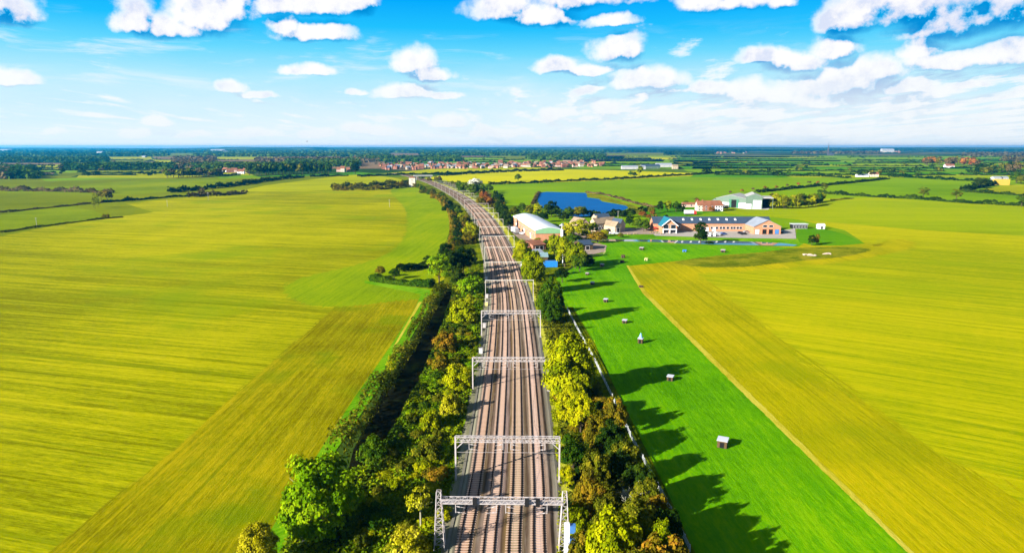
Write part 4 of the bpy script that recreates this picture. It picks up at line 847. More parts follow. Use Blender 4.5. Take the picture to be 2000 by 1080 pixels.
# scattered far trees along those hedges
FART = []
def fartree(px, py, hm, wm, m_, label, group): FART.append((px, py, hm, wm, m_, label, group))
def plant_far(limit):
    FART.sort(key=lambda t: -t[2]*(t[1]-287)); palette = [L_DG, L_MG, L_OL, L_BR, L_RED, L_YG]; C = []; N_ = []; T = []; M = []; Z = []
    for i, (px, py, hm, wm, m_, label, group) in enumerate(FART):
        g0 = G(px, py)
        if i < limit:
            col = LN[m_.name]; dep = 'front' if py > 338 else 'middle' if py > 325 else 'back'; 
            k_ = min(9, int((px % 700)/70)); tree(g0.x, g0.y, hm, wm, 'far', m_, '%s %s%s' % ('' if label.split()[0] in [q.split()[0] for q in LN.values()]+['tall'] else col+' ', label, ', %s rows' % dep if 'far' in label else ''), group=group, trunk=.12)
        else:
            c, nn, t = crown_pts(7, 9, (1, 1, .9), (.3, .45)); C.append(c*np.array([wm/2, wm/2, hm*.48])+np.array([g0.x, g0.y, hm*.52])); N_.append(nn); T.append(t); M.append(np.full(len(c), palette.index(m_) if m_ in palette else 0)); Z.append(np.full(len(c), wm*.13))
    if C:
        o = link(bpy.data.objects.new('distant_trees', leaf_mesh('distant_trees', np.concatenate(C), np.concatenate(N_), np.concatenate(Z), np.concatenate(T), palette, lmi=np.concatenate(M)))); tag(o, 'smaller hedgerow and village trees scattered across the far plain', 'trees', kind='stuff')
for i in range(75):
    py = r8.choice([346,343,338,334,329,325,320,316,312])+r8.uniform(-1, 1); px = r8.uniform(1385, 2010)
    m_ = r8.choice([L_DG, L_DG, L_MG, L_OL]); fartree(px, py, r8.uniform(9, 14), r8.uniform(9, 16), m_, 'hedgerow tree among the strip fields on the far right', 'hedgerow trees on the far right')
for i in range(60):
    py = 347-41*r8.random()**1.2; px = r8.uniform(-20, 430); m_ = r8.choice([L_DG, L_DG, L_MG, L_BR]); fartree(px, py, r8.uniform(9, 15), r8.uniform(10, 18), m_, 'hedgerow tree among the dull fields on the far left', 'hedgerow trees on the far left')
for i in range(36):
    px = 325+i*2.2*1.4+r8.uniform(-3, 3); py = 349+r8.uniform(-2, 0)-(i/36)*4; m_ = r8.choice([L_MG, L_YG, L_OL, L_DG, L_BR]); fartree(px, py, r8.uniform(13, 19), r8.uniform(12, 18), m_, 'tree in the leafy edge of the left village', 'trees around the left village')
for i in range(40):
    px = 485+i*4.0+r8.uniform(-3, 3); py = 343-(i/40)*3+r8.uniform(-1.5, 1); m_ = r8.choice([L_MG, L_OL, L_MG, L_DG]); fartree(px, py, r8.uniform(22, 28), r8.uniform(14, 20), m_, 'tall %s tree, %s of the wood left of the railway village' % (LN[m_.name], ['left end','left part','centre','right part','right end'][i//8]), 'tall trees in the wood on the left')
tree_px(694,341,312,20,'med',L_DG,'very tall dark tree at the right end of the wood on the left',trunk=.1)
for i in range(26):
    px = 1820+r8.uniform(-15, 90); py = 326-r8.uniform(0, 5); m_ = r8.choice([L_BR, L_BR, L_RED, L_OL]); fartree(px, py, r8.uniform(22, 30), r8.uniform(20, 28), m_, '%s tree in the wood by the white cottage, %s' % (LN[m_.name], 'left side' if px < 1835 else 'behind the cottage' if px < 1870 else 'right side'), 'brown wood on the far right')
for i in range(26):
    px = r8.uniform(1905, 2040); py = 345-i*.7; m_ = r8.choice([L_BR, L_DG, L_OL, L_DG]); fartree(px, py, r8.uniform(18, 25), r8.uniform(16, 24), m_, '%s tree in the wood above the straw stack, %s, %s' % (LN[m_.name], 'front' if i < 9 else 'middle' if i < 18 else 'back', 'left' if px < 1950 else 'right'), 'wood above the straw stack')
for a in [(1912,368,344,28,L_DG),(1925,364,346,24,L_DG),(1985,358,336,26,L_MG),(1994,360,340,22,L_OL)]: tree_px(*a[:4],'med',a[4],'dark spreading tree beside the straw stack' if a[0] < 1950 else 'green tree right of the straw stack',group='trees left of the straw stack' if a[0] < 1950 else 'trees right of the straw stack',trunk=.1)
for a in [(186,408,372,10),(192,406,378,8),(183,406,384,8)]: tree_px(*a,'wispy',L_YG,'slim pale poplar in the trio at the far left corner of the yellow field',group='slim poplars at the far left',trunk=.15)
tree_px(210,394,370,22,'far',L_OR,'brown tree right of the slim poplars'); tree_px(198,392,370,16,'far',L_OL,'olive tree behind the slim poplars')
ident_bush(207,423,7,L_OR,'orange bush where the two left fields meet the yellow field',kind='far'); ident_bush(395,376,10,L_BR,'brown tall bush in the clump at the top of the yellow field',kind='far'); ident_bush(250,388,6,L_DG,'dark bush by the hedge right of the poplars',kind='far')
for i in range(110):
    px = 720+r8.uniform(0, 480); py = 331-r8.uniform(0, 17); m_ = r8.choice([L_DG, L_DG, L_MG, L_BR]); fartree(px, py, r8.uniform(9, 15), r8.uniform(9, 15), m_, 'dark tree among the houses of the red roofed village', 'trees in the village')
NT = sum(1 for o in bpy.data.objects if o.type == 'EMPTY' and o.name.startswith('tree')); plant_far(297-NT)
# far woods that read as one mass
def woods(bands, n_, m_, label, seed, hmax=16, sz=7):
    r_ = random.Random(seed); C = []; N_ = []; T = []
    for _ in range(n_):
        x0, x1, y0, y1 = r_.choice(bands); px = r_.uniform(x0, x1); py = y0+(y1-y0)*r_.random()**.8; g0 = G(px, py); f = min(1.0, 7000/g0.y)
        w = r_.uniform(.6, 1.3)*sz*(1+g0.y/4000); h = hmax*r_.uniform(.6, 1.1); t0 = r_.random()
        k_ = 14
        s = sph(k_); s[:, 2] = np.abs(s[:, 2]); p = s*np.array([w, w, h*.9])+np.array([g0.x, g0.y, h*.08]); C.append(p); N_.append(s+rng.normal(size=(k_, 3))*.2); T.append(np.full(k_, t0))
    C = np.concatenate(C); N_ = np.concatenate(N_); T = np.concatenate(T)
    o = link(bpy.data.objects.new('woodland', leaf_mesh('woodland', C, N_, np.clip(C[:, 1]*.0016, 3, 16), T, [m_]))); return tag(o, label, 'woodland', kind='stuff')
woods([(-100,430,293.5,300),(-100,330,300,306),(0,210,311,318),(120,420,326,332),(-60,70,330,350)],2900,L_MG,'dark woodland bands receding to the skyline on the far left',1)
woods([(400,760,293,301),(380,760,303,307),(560,700,316,326),(400,560,326,334)],3000,L_MG,'dark woodland bands beyond the left village',2)
woods([(340,420,309,332),(500,740,312,318),(-60,20,338,350)],900,L_BR,'brown autumn woodland around the left village',3)
woods([(700,1220,292.5,299),(820,1180,301,305),(700,900,309,316),(1030,1180,306,312)],3300,L_MG,'dark woodland bands beyond the red roofed village',4)
woods([(1180,1460,293,298),(1420,2100,290.5,296),(1450,2100,291,295),(1300,1390,297,303)],5200,L_DG,'dark woodland along the skyline on the right',5)
woods([(1880,2100,300,306),(1960,2100,310,316),(1550,1720,298,301)],900,L_BR,'brown woodland on the far right',6)
# ------------------------------------------------------------------ buildings
BR = brick('orange_brick', (.62,.24,.10), (.52,.19,.08), (.5,.4,.32)); BRD = brick('red_brick', (.38,.12,.06), (.32,.10,.05), (.4,.3,.25)); STONE = brick('honey_stone', (.55,.42,.27), (.48,.36,.22), (.5,.42,.3))
SLATE = plain('blue_slate', (.035,.06,.10), .6, .4, var=.3, sc=.6); TEAL = plain('teal_roof', (.01,.16,.22), .5, .4, var=.2, sc=.4); GREY = plain('grey_roof', (.28,.31,.36), .6, .3, var=.2, sc=.3)
TILE = plain('red_tiles', (.27,.11,.06), .9, .05, var=.35, sc=.25, stain=(.18,.10,.08)); TILEB = plain('brown_tiles', (.30,.22,.14), .85, .2, var=.3, sc=.5, stain=(.16,.13,.09))
WROOF = plain('white_sheet_roof', (.68,.70,.72), .4, .4, var=.05, sc=.2); GREEN = plain('pale_green_cladding', (.22,.42,.22), .6, .3, var=.12, sc=.4); DGREEN = plain('dark_green_doors', (.02,.16,.08), .6, .3, var=.15)
GCLAD = plain('grey_green_cladding', (.11,.17,.12), .6, .3, var=.15, sc=.3); GLASS = plain('dark_glass', (.015,.02,.03), .1, .6, 0, .1); DARK = plain('dark_opening', (.012,.012,.012), .9, .1)
RENDER = plain('cream_render', (.62,.55,.42), .9, .1, var=.12, sc=.3); PINK = plain('pinkish_render', (.62,.42,.34), .9, .1, var=.12, sc=.3); CONC = plain('pale_concrete', (.42,.41,.39), .9, .1, var=.15, sc=.3)
RED = plain('red_paint', (.6,.03,.02), .4, .4, var=.05); RUBBER = plain('black_rubber', (.01,.01,.01), .8, .1); WOOD = plain('creosoted_timber', (.10,.065,.03), .9, .1, var=.35, sc=4); STRAWM = plain('baled_straw', (.62,.42,.06), .95, .1, var=.3, sc=1.5)
CARC = {'white': WHITE, 'silver': plain('silver_car_paint', (.45,.47,.5), .3, .5, .5, .05), 'black': plain('black_car_paint', (.015,.015,.02), .25, .5, 0, .05), 'blue': plain('blue_car_paint', (.03,.1,.35), .25, .5, 0, .05), 'red': RED}
def frame(p0, p1): a = G(*p0); b_ = G(*p1); d = b_-a; return a, math.atan2(d.y, d.x), d.length
def gable_parts(root, x0, x1, y0, y1, he, hr, wall, roofm, axis='x', ov=.3, roofname='roof'):
    """ridge along axis; wall with gables and a roof of two slabs"""
    w = MB()
    if axis == 'x':
        ym = (y0+y1)/2; w.prism([(y0, 0), (y1, 0), (y1, he), (ym, hr), (y0, he)], x0, x1, 'x')
        sl = (hr-he)/(ym-y0); t = .18; rf = MB()
        for yo, s in ((y0, 1), (y1, -1)):
            rf.prism([(yo-s*ov, he-ov*sl+.03), (ym, hr+.03), (ym, hr+t+.03), (yo-s*ov, he-ov*sl+t+.03)], x0-ov, x1+ov, 'x')
    else:
        xm = (x0+x1)/2; w.prism([(x0, 0), (x1, 0), (x1, he), (xm, hr), (x0, he)], y0, y1, 'y')
        sl = (hr-he)/(xm-x0); t = .18; rf = MB()
        for xo, s in ((x0, 1), (x1, -1)):
            rf.prism([(xo-s*ov, he-ov*sl+.03), (xm, hr+.03), (xm, hr+t+.03), (xo-s*ov, he-ov*sl+t+.03)], y0-ov, y1+ov, 'y')
    return w.build('wall', wall, root), rf.build(roofname, roofm, root)
def win(root, x, y, z, w, h, side='y', m_=None, fm=None, name='window'):
    """window or door proud of a front wall at y (facing -y) or an end wall at x (side='x+')"""
    mb = MB(); fr = MB(); m_ = m_ or GLASS; fm = fm or WHITE
    if side == 'y':
        mb.box(x-w/2, x+w/2, y-.06, y+.05, z, z+h); fr.box(x-w/2-.1, x-w/2, y-.1, y+.05, z, z+h); fr.box(x+w/2, x+w/2+.1, y-.1, y+.05, z, z+h); fr.box(x-w/2-.1, x+w/2+.1, y-.1, y+.05, z+h, z+h+.1); fr.box(x-w/2-.15, x+w/2+.15, y-.16, y+.05, z-.1, z)
    else:
        s = 1 if side == 'x+' else -1; a, b_ = sorted((x-.05*s, x+.06*s)); c, d = sorted((x-.05*s, x+.1*s))
        mb.box(a, b_, y-w/2, y+w/2, z, z+h); fr.box(c, d, y-w/2-.1, y-w/2, z, z+h); fr.box(c, d, y+w/2, y+w/2+.1, z, z+h); fr.box(c, d, y-w/2-.1, y+w/2+.1, z+h, z+h+.1)
    o = mb.build(name, m_, root); fr.build('frame', fm, o); return o
# long brick restaurant and shop range by the pond
a, rz, L = frame((1310,457),(1519,461))
a2 = G(1284,457); b2 = G(1521,457); L = b2.x-a2.x
rt = empty('brick_courtyard_building', (a2.x, a2.y, .17), math.atan2(b2.y-a2.y, b2.x-a2.x), 'long orange brick building with dark slate roof, white rooflights and two projecting gabled wings', 'building')
m1 = mpp(a2.y)
gable_parts(rt, 0, L, 14, 26, 5.2, 9.0, BR, SLATE)
for i in range(9):
    x = 62*m1+i*17.5*m1*1.0
    if x < L-22:
        MB().box(-.6, .6, -1.0, 1.0, 0, .25, Matrix.Translation((x, 17.2, 7.45)) @ Matrix.Rotation(math.atan2(3.8, 6), 4, 'X')).build('rooflight', WHITE, rt)
x0, x1 = 11*m1, 40*m1
gable_parts(rt, x0, x1, 3, 20, 5.0, 9.4, BR, TEAL, 'y', .9, 'wing_roof')
xm = (x0+x1)/2
MB().bar((x0-.6, 2.0, 4.7), (xm, 2.0, 9.2), .25, .5).bar((xm, 2.0, 9.2), (x1+.6, 2.0, 4.7), .25, .5).build('barge_board', WHITE, rt)
win(rt, xm-2.4, 3, 2.9, 3.2, 2.6, m_=GLASS); win(rt, xm+2.4, 3, 2.9, 3.2, 2.6); win(rt, xm-2.4, 3, .2, 3.4, 1.9); win(rt, xm+2.4, 3, .2, 3.4, 1.9); MB().box(x0+.3, x1-.3, 1.6, 2.95, 2.35, 2.75).box(xm-.15, xm+.15, 1.7, 2.9, 0, 2.3).box(x0+.4, x0+.7, 1.7, 2.9, 0, 2.3).box(x1-.7, x1-.4, 1.7, 2.9, 0, 2.3).build('balcony', WHITE, rt)
x0, x1 = L-52*m1, L
gable_parts(rt, x0, x1, -3, 18, 5.0, 9.2, BR, GREY, 'y', .5, 'wing_roof'); xm = (x0+x1)/2
for dx, mm in ((-6.6, WHITE), (-1.9, DARK), (2.2, DARK), (6.2, M_BLUE)): win(rt, xm+dx, -3, .2, 2.6, 2.9, m_=mm, fm=BRD, name='door')
for dx in (-1.7, 2.2): win(rt, xm+dx, -3, 4.6, 2.6, 1.3)
for i, fx in enumerate([46,50,100,118,128,136,142,150,158,163,170,176]): win(rt, fx*m1, 14, 1.4 if i > 1 else 2.2, 1.7 if i > 1 else 3.0, 1.5, m_=GLASS)
for fx in (96, 108, 122): win(rt, fx*m1, 14, .1, 2.2, 2.4, m_=WHITE, name='door')
for dx in (0, 4, 8): pass
# brick works with a white roof
a = G(1046,473); b_ = G(1091,467); c = G(1003,441)
rz = math.atan2(b_.y-a.y, b_.x-a.x); W = (b_-a).length; dv = c-a; Ln = dv.length
ay = math.atan2(dv.y, dv.x)-math.pi/2
wk = empty('brick_works', (a.x, a.y, .15), ay, 'long orange brick works with shallow white roof and pale green gable beside the railway', 'building')
W = W*math.cos(rz-ay)
w = MB().box(0, W, 0, Ln, 0, 6.3).build('wall', BR, wk); gb = MB().prism([(-.1, 4.9), (W+.1, 4.9), (W+.1, 6.9), (W/2, 8.6), (-.1, 6.9)], -.25, -.02); gb.build('gable_cladding', GREEN, wk)
pf = []; N = 10
for i in range(N+1): t = i/N; pf.append((-.5+t*(W+1), 6.9+1.9*(1-abs(2*t-1)**1.5)))
for i in range(N, -1, -1): t = i/N; pf.append((-.5+t*(W+1), 6.55+1.9*(1-abs(2*t-1)**1.5)))
rf = MB().prism(pf, -.3, Ln+.3); MBc = MB().box(0, W, .02, Ln, 6.3, 6.6); rf.build('roof', WROOF, wk); MBc.build('eaves', GREEN, wk)
for i in range(10): win(wk, 0, 5+i*8.2, 2.6, 2.4, 2.0, side='x-')
for i in (1, 4, 8): win(wk, 0, 9+i*8.2, .1, 2.8, 3.2, side='x-', m_=WHITE, name='door')
# low red roofed lean-to and dark sheds near the works
def shed(px0, px1, dep, he, hr, wall, roofm, label, cat='shed', name='shed', axis='x', doors=1, dm=None, ov=.3):
    a = G(*px0); b_ = G(*px1); r_ = empty(name, (a.x, a.y, .15), math.atan2(b_.y-a.y, b_.x-a.x), label, cat); L = (b_-a).length
    gable_parts(r_, 0, L, 0, dep, he, hr, wall, roofm, axis, ov)
    for i in range(doors): win(r_, L*(i+1)/(doors+1), 0, .1, min(2.2, L/3), he*.72, m_=dm or DARK, name='door')
    return r_, L
shed((1041,490),(1066,488),16,2.8,4.6,BRD,TILE,'low brick shed with a red tiled roof in front of the white roofed works',doors=2)
shed((1044,505),(1062,504),12,2.6,3.6,DARK,GREY,'small black shed with grey roof behind the yellow green trees')
shed((1050,512),(1070,512),14,2.4,3.4,WOOD,plain('teal_grey_sheet',(.25,.38,.4),.6,.3),'timber shed with teal grey roof behind the blue container',doors=0)
shed((1137,489),(1158,488),12,2.8,4.6,WOOD,SLATE,'dark slate roofed barn by the gun club yard at the end of the pond')
# blue container
a = G(1062,523); cw = 27*mpp(a.y)
cr = empty('blue_container', (a.x, a.y, .15), .06, 'bright blue shipping container half hidden by the lineside trees', 'container')
mb = MB().box(0, cw, 0, 2.6, .1, 2.9)
for i in range(14): mb.box(.2+i*(cw-.4)/14, .2+(i+.5)*(cw-.4)/14, -.06, 0, .3, 2.7)
mb.build('box', M_BLUE2, cr); mb = MB(); [mb.box(x, x+.14, -.1, 0, .1, 2.9) for x in (-.02, cw-.12)]; mb.box(-.02, cw+.02, -.02, 2.62, 2.9, 2.98); mb.build('corner_posts', M_BLUE, cr)
# stone barns
a = G(1192,456); b_ = G(1243,452)
sb = empty('stone_barns', (a.x, a.y, .15), math.atan2(b_.y-a.y, b_.x-a.x), 'honey stone barn range with brown roofs, left of the long brick building', 'barn')
m1 = mpp(a.y); gable_parts(sb, -8*m1, 45*m1, 12, 20, 5.2, 8.6, STONE, TILEB); gable_parts(sb, 12*m1, 26*m1, 0, 12.5, 4.2, 7.0, STONE, TILEB, 'y', .3, 'wing_roof'); gable_parts(sb, 30*m1, 44*m1, 3, 12.5, 4.8, 8.2, PINK, SLATE, 'y', .3, 'wing_roof'); 
for x in (-4, 2, 8): win(sb, x*m1, 12, 1.2, 1.6, 1.5)
for x in (-1, 5): win(sb, x*m1, 12, 3.2, 1.3, 1.1)
win(sb, 19*m1, 0, .1, 2.2, 2.8, name='door', m_=DARK); win(sb, 16*m1, 0, 3.2, 1.2, 1); MB().box(0, 1, 15.5, 16.5, 8, 10.2).build('chimney', STONE, sb)
r_, L = shed((1133,452),(1150,451),14,4.8,8.2,PINK,TILEB,'pinkish stone barn gable rising behind the yellow trees','barn','stone_barn','y',1)
r_, L = shed((1165,441),(1192,440),9,5,8,STONE,SLATE,'stone barn with a dark slate roof behind the main barn range','barn','stone_barn')
# farm sheds
a = G(1388,404); b_ = G(1458,407); m1 = mpp(a.y)
fs = empty('farm_shed', (a.x, a.y, .15), math.atan2(b_.y-a.y, b_.x-a.x), 'grey green farm shed with white lower walls and dark green sliding doors', 'farm shed'); L = (b_-a).length
gable_parts(fs, 9*m1, L, 0, 34, 8.2, 11.5, GCLAD, CONC, 'y'); gable_parts(fs, 0, 11*m1, 2, 24, 5.6, 7.5, GCLAD, GCLAD, 'y', .3, 'lean_to_roof')
MB().box(12*m1, L-32*m1, -.12, .05, 0, 4.6).box(L-17*m1, L-1, -.12, .05, 0, 4.6).build('white_cladding', WHITE, fs); win(fs, 5.5*m1, 2, .1, 7*m1, 3.9, m_=WHITE, name='door')
win(fs, L-24*m1, 0, .1, 9*m1, 7.2, m_=DARK, fm=DGREEN, name='door'); [MB().box(x, x+4*m1, -.3, -.02, 0, 7.6).build('sliding_door', DGREEN, fs) for x in (L-33*m1, L-19*m1)]
a = G(1457,408); b_ = G(1484,410)
f2 = empty('farm_shed', (a.x, a.y, .15), math.atan2(b_.y-a.y, b_.x-a.x)*.3, 'taller grey green farm shed with a tall white door and open dark side', 'farm shed'); L = (b_-a).length
gable_parts(f2, 0, L, 0, 30, 11.0, 13.6, GCLAD, CONC, 'y'); win(f2, L*.68, 0, .1, L*.5, 7.6, m_=WHITE, name='door'); MB().box(0, L*.32, -.12, .05, 0, 4.5).build('white_cladding', WHITE, f2)
MB().box(L, L+9.5, .5, 28, 9.6, 10.2).build('side_roof', CONC, f2); MB().box(L+.05, L+9, 20, 27.5, 0, 9.6).build('side_wall', DARK, f2); MB().box(L+8.9, L+9.3, .6, 1, 0, 9.6).build('post', GCLAD, f2); MB().box(L+.02, L+.12, .1, 27, 0, 9.6).build('side_cladding', SLATE, f2)
# farmhouse and cottages
def house(px, py, w, d, he, hr, wall, roofm, label, rz=0., chim=True, cat='house', group=None, nw=3):
    g0 = G(px, py); r_ = empty('house', (g0.x, g0.y, .1), rz, label, cat, group); gable_parts(r_, -w/2, w/2, 0, d, he, hr, wall, roofm)
    if chim: MB().box(-w/2+.5, -w/2+1.3, d/2-.4, d/2+.4, hr-1, hr+1.1).build('chimney', BRD, r_)
    for i in range(nw):
        x = -w/2+w*(i+.5)/nw; win(r_, x, 0, 1, 1.2, 1.2)
        if he > 4.5: win(r_, x, 0, 3.4, 1.2, 1.1)
    return r_
house(1372,413,9,9,5.2,8.6,RENDER,TILE,'cream rendered farmhouse wing with red tiles at the left of the farmhouse')
house(1391,413,17,9,5.4,9,BRD,TILE,'red tiled brick farmhouse behind the white lorry',.1)
house(1404,413,7,10,5.0,8.0,WHITE,TILE,'white walled end of the farmhouse beside the dark round tree')
house(1350,405,16,6,2.6,4.2,PINK,TILE,'low outbuilding with a red roof left of the farmhouse',0,False)
house(1708,346,16,10,5.2,9,RENDER,TILE,'red roofed cottage among trees at the end of the far hedge'); house(1686,346,22,9,3,5,WHITE,GREY,'low grey roofed shed left of the red roofed cottage at the hedge end',0,False)
house(1856,329,24,12,6,11,WHITE,TILE,'white cottage with a red roof below the brown wood'); house(1950,352,15,10,4,6,CONC,GREY,'grey roofed barn behind the straw stack',0,False); house(1963,352,12,10,4,6,CONC,GREY,'pale roofed barn right of the grey one behind the straw stack',0,False)
house(1319,330.5,14,10,7,11,STONE,TILEB,'tall honey coloured farmhouse beside the big grey farm roofs'); 
house(1238,331,60,18,6,9,CONC,GREY,'long pale grey farm roof beyond the bright yellow field, leftmost',0,False); house(1272,330,50,20,7,11,GCLAD,SLATE,'dark roofed farm shed beyond the bright yellow field',.2,False); house(1297,327,44,18,7,11,CONC,GREY,'pale roofed farm shed beyond the bright yellow field, right of the dark one',0,False)
house(662,336,11,9,5,9,PINK,TILE,'low red roofed house left of the tall pale house in the left village'); house(669,336.5,9,9,8,13,RENDER,TILE,'tall pale house with a red roof, rightmost village left of the tracks'); house(684,336,17,9,5,9,BRD,TILE,'long red roofed house beside the very tall dark tree')
for i, (x, y, w_, m_) in enumerate([(412,330,14,BRD),(418,330,12,RENDER),(450,338,15,BRD),(457,337,12,PINK),(470,340,14,WHITE),(478,338,12,PINK),(404,330,12,BRD),(391,341,16,CONC),(438,336,12,WHITE),(445,333,12,BRD)]):
    house(x, y, w_, 9, 5, 9.5, m_, TILE if m_ != CONC else GREY, '%s walled red roofed house among the trees of the left village, %s' % ({'red_brick':'red','cream_render':'cream','pinkish_render':'pink','white_paint':'white'}.get(m_.name,''), ['far left','left','centre left','middle','right end','right','left back','','centre','centre back'][i]) if m_ != CONC else 'grey roofed house at the left end of the left village', random.uniform(-.5, .5), group='houses of the left village', nw=2)
# pale tower beside the line
a = G(799,366); tw = 14*mpp(a.y)*.85
T_ = empty('water_tower', (a.x, a.y, .1), 0, 'tall cream square tower with a red top beside the railway', 'tower')
hT = zat(a.y, 348); MB().box(0, tw, 0, tw, 0, hT).build('wall', RENDER, T_); MB().box(-.25, tw+.25, -.25, tw+.25, hT, hT+.5).prism([(-.2, hT+.5), (tw+.2, hT+.5), (tw/2, hT+2.2)], -.2, tw+.2).build('roof', TILE, T_)
for z in (.35, .7): win(T_, tw/2, 0, hT*z, 1.3, 1.6)
# bridge over the line far away
p, d, rr_ = at_s(s_of_Y(G(826,352).y)); bg_ = empty('road_bridge', (p[0], p[1], 0), math.atan2(rr_[1], rr_[0]), 'grey road bridge over the railway beside the cream tower', 'bridge')
MB().box(-16, 16, -5, 5, 6.4, 7.2).build('deck', CONC, bg_); [MB().box(-16, 16, y-.2, y+.2, 7.2, 8.5).build('parapet', CONC, bg_) for y in (-5, 5)]; [MB().box(x-.6, x+.6, -4.5, 4.5, -.2, 6.4).build('pier', CONC, bg_) for x in (-12.5, 12.5)]
# village of red roofed houses
def house_mesh(wall, roofm, w, d, he, hr, v):
    mb = MB(); mb.m(0).prism([(-d/2, 0), (d/2, 0), (d/2, he), (0, hr), (-d/2, he)], -w/2, w/2, 'x')
    for s in (-1, 1): mb.m(1).prism([(s*(d/2+.4), he-.3), (0, hr+.05), (0, hr+.3), (s*(d/2+.4), he-.05)], -w/2-.3, w/2+.3, 'x')
    mb.m(2).box(w/2-1.6, w/2-.7, -.5, .5, hr-.8, hr+1.2)
    for x in (-w/3.2, 0, w/3.2):
        for z in (1, 3.4): mb.m(3).box(x-.7, x+.7, -d/2-.06, -d/2+.02, z, z+1.3)
    if v % 2: mb.m(0).prism([(-w/2+.5, 0), (-w/2+4.5, 0), (-w/2+4.5, he-.4), (-w/2+2.5, hr-1), (-w/2+.5, he-.4)], -d/2-2.5, 0); mb.m(1).prism([(-w/2+.2, he-.5), (-w/2+2.5, hr-.9), (-w/2+2.5, hr-.6), (-w/2+.2, he-.2)], -d/2-2.8, 0); mb.m(1).prism([(-w/2+2.5, hr-.9), (-w/2+4.8, he-.5), (-w/2+4.8, he-.2), (-w/2+2.5, hr-.6)], -d/2-2.8, 0)
    return mb.mesh('house', [wall, roofm, BRD, GLASS])
HM = [(house_mesh(BRD, TILE, 11, 8, 5, 8.6, 0), 'brick house with red roof'), (house_mesh(BRD, TILE, 10, 8, 5.2, 8.8, 1), 'pinkish house with red roof'), (house_mesh(BR, TILE, 13, 8, 5, 8.5, 1), 'orange house with red roof'),
      (house_mesh(STONE, GREY, 11, 8, 5, 8.6, 1), 'white house with grey roof'), (house_mesh(RENDER, TILEB, 12, 8, 5, 8.6, 0), 'cream house with brown roof'), (house_mesh(BRD, SLATE, 12, 8, 5, 8.6, 1), 'brick house with slate roof'), (house_mesh(PINK, TILE, 15, 8, 5, 8.4, 0), 'long house with red roof')]
r9 = random.Random(12); placed = []
def village(n_, x0, x1, yf, wts, where, grp_):
    k_ = 0; tr_ = 0
    while k_ < n_ and tr_ < 9000:
        tr_ += 1; px = r9.uniform(x0, x1); lo, hi = yf(px); py = r9.uniform(lo, hi); g0 = G(px, py)
        if any((g0.x-a)**2+(g0.y-b_)**2 < 17**2 for a, b_ in placed): continue
        placed.append((g0.x, g0.y)); me, nm = r9.choices(HM, wts)[0]; o = link(bpy.data.objects.new('village_house', me)); o.location = (g0.x, g0.y, .1); o.rotation_euler = (0, 0, r9.choice([0, 0, math.pi/2, .3, -.4])+r9.uniform(-.15, .15))
        tag(o, '%s, %s row, %s %s' % (nm, 'front' if py > lo+(hi-lo)*.67 else 'back' if py < lo+(hi-lo)*.33 else 'middle', ['left end', 'left part', 'right part', 'right end'][min(3, int((px-x0)/(x1-x0)*4))], where), 'house', grp_); k_ += 1
village(85, 742, 935, lambda x: (320, 333.5-(x-742)*.02), [5,4,3,2,1,3,3], 'of the village by the railway', 'houses of the near village cluster')
village(26, 860, 990, lambda x: (323.5, 329.5), [1,3,1,6,4,1,1], 'of the pale village middle', 'houses in the middle of the village')
village(80, 975, 1160, lambda x: (317, 327.5), [5,4,4,1,3,2,3], 'of the village above the yellow field', 'houses of the right part of the village')
village(6, 1160, 1178, lambda x: (322, 325), [5,3,3,0,1,1,2], 'of the group east of the village', 'houses right of the village')
village(45, 1330, 1460, lambda x: (296.5, 300.5), [4,4,4,2,3,1,3], 'of the town near the skyline', 'houses of the distant town')
village(20, 1700, 1760, lambda x: (296, 298.5), [1,4,2,5,4,0,3], 'of the pale hamlet by the skyline', 'houses of the distant hamlet')
# church spire on the skyline
Ys = 4700; xs = (1617-1000)*mpp(Ys); zt = zat(Ys, 278)
sp_ = empty('church', (xs, Ys, 0), 0, 'distant church with a needle spire rising above the skyline', 'church'); DSTONE = plain('dark_stone', (.10,.09,.10), .9, .05); MB().box(-4, 4, -4, 4, 0, zt*.42).build('tower', DSTONE, sp_)
mb = MB(); mb.tube((0, 0, zt*.42), (0, 0, zt), 4, .15, 8); mb.build('spire', DSTONE, sp_); gable_parts(sp_, 4.1, 36, -8, 8, 9, 15, DSTONE, SLATE)
for (x, py, w_, h_) in [(194,301,24,14),(8,296,60,12),(425,297,60,14),(280,308,14,10),(1735,297,50,18),(440,299,30,10)]:
    g0 = G(x, py); r_ = empty('industrial_building', (g0.x, g0.y, 0), 0, 'distant pale industrial building %s' % {194:'in the blue distance above the far left fields',8:'at the far left edge of the skyline',425:'below the skyline above the left village',280:'standing alone left of the teal fields',1735:'right of the church spire',440:'just right of the longer one above the left village'}[x], 'building'); s_ = g0.y/3000; gable_parts(r_, -w_*s_/2, w_*s_/2, 0, 20*s_, h_*s_*.6, h_*s_*.8, CONC, GREY)
# straw stack
a = G(1944,362); b_ = G(1972,362); Ls = (b_-a).length; hS = zat(a.y, 350.5)
mb = MB(); r_ = random.Random(4); nx_ = 9; nz_ = 5
for i in range(nx_):
    for j in range(nz_):
        for k_ in range(3): dx = r_.uniform(-.12, .12); mb.box(i*Ls/nx_+dx, (i+.96)*Ls/nx_+dx, k_*2.5+r_.uniform(-.1, .1), k_*2.5+2.42, j*hS/nz_, (j+.95)*hS/nz_)
st_ = mb.build('straw_stack', STRAWM); st_.location = (a.x, a.y, .1); tag(st_, 'block of golden stacked straw bales at the far right', 'straw stack')
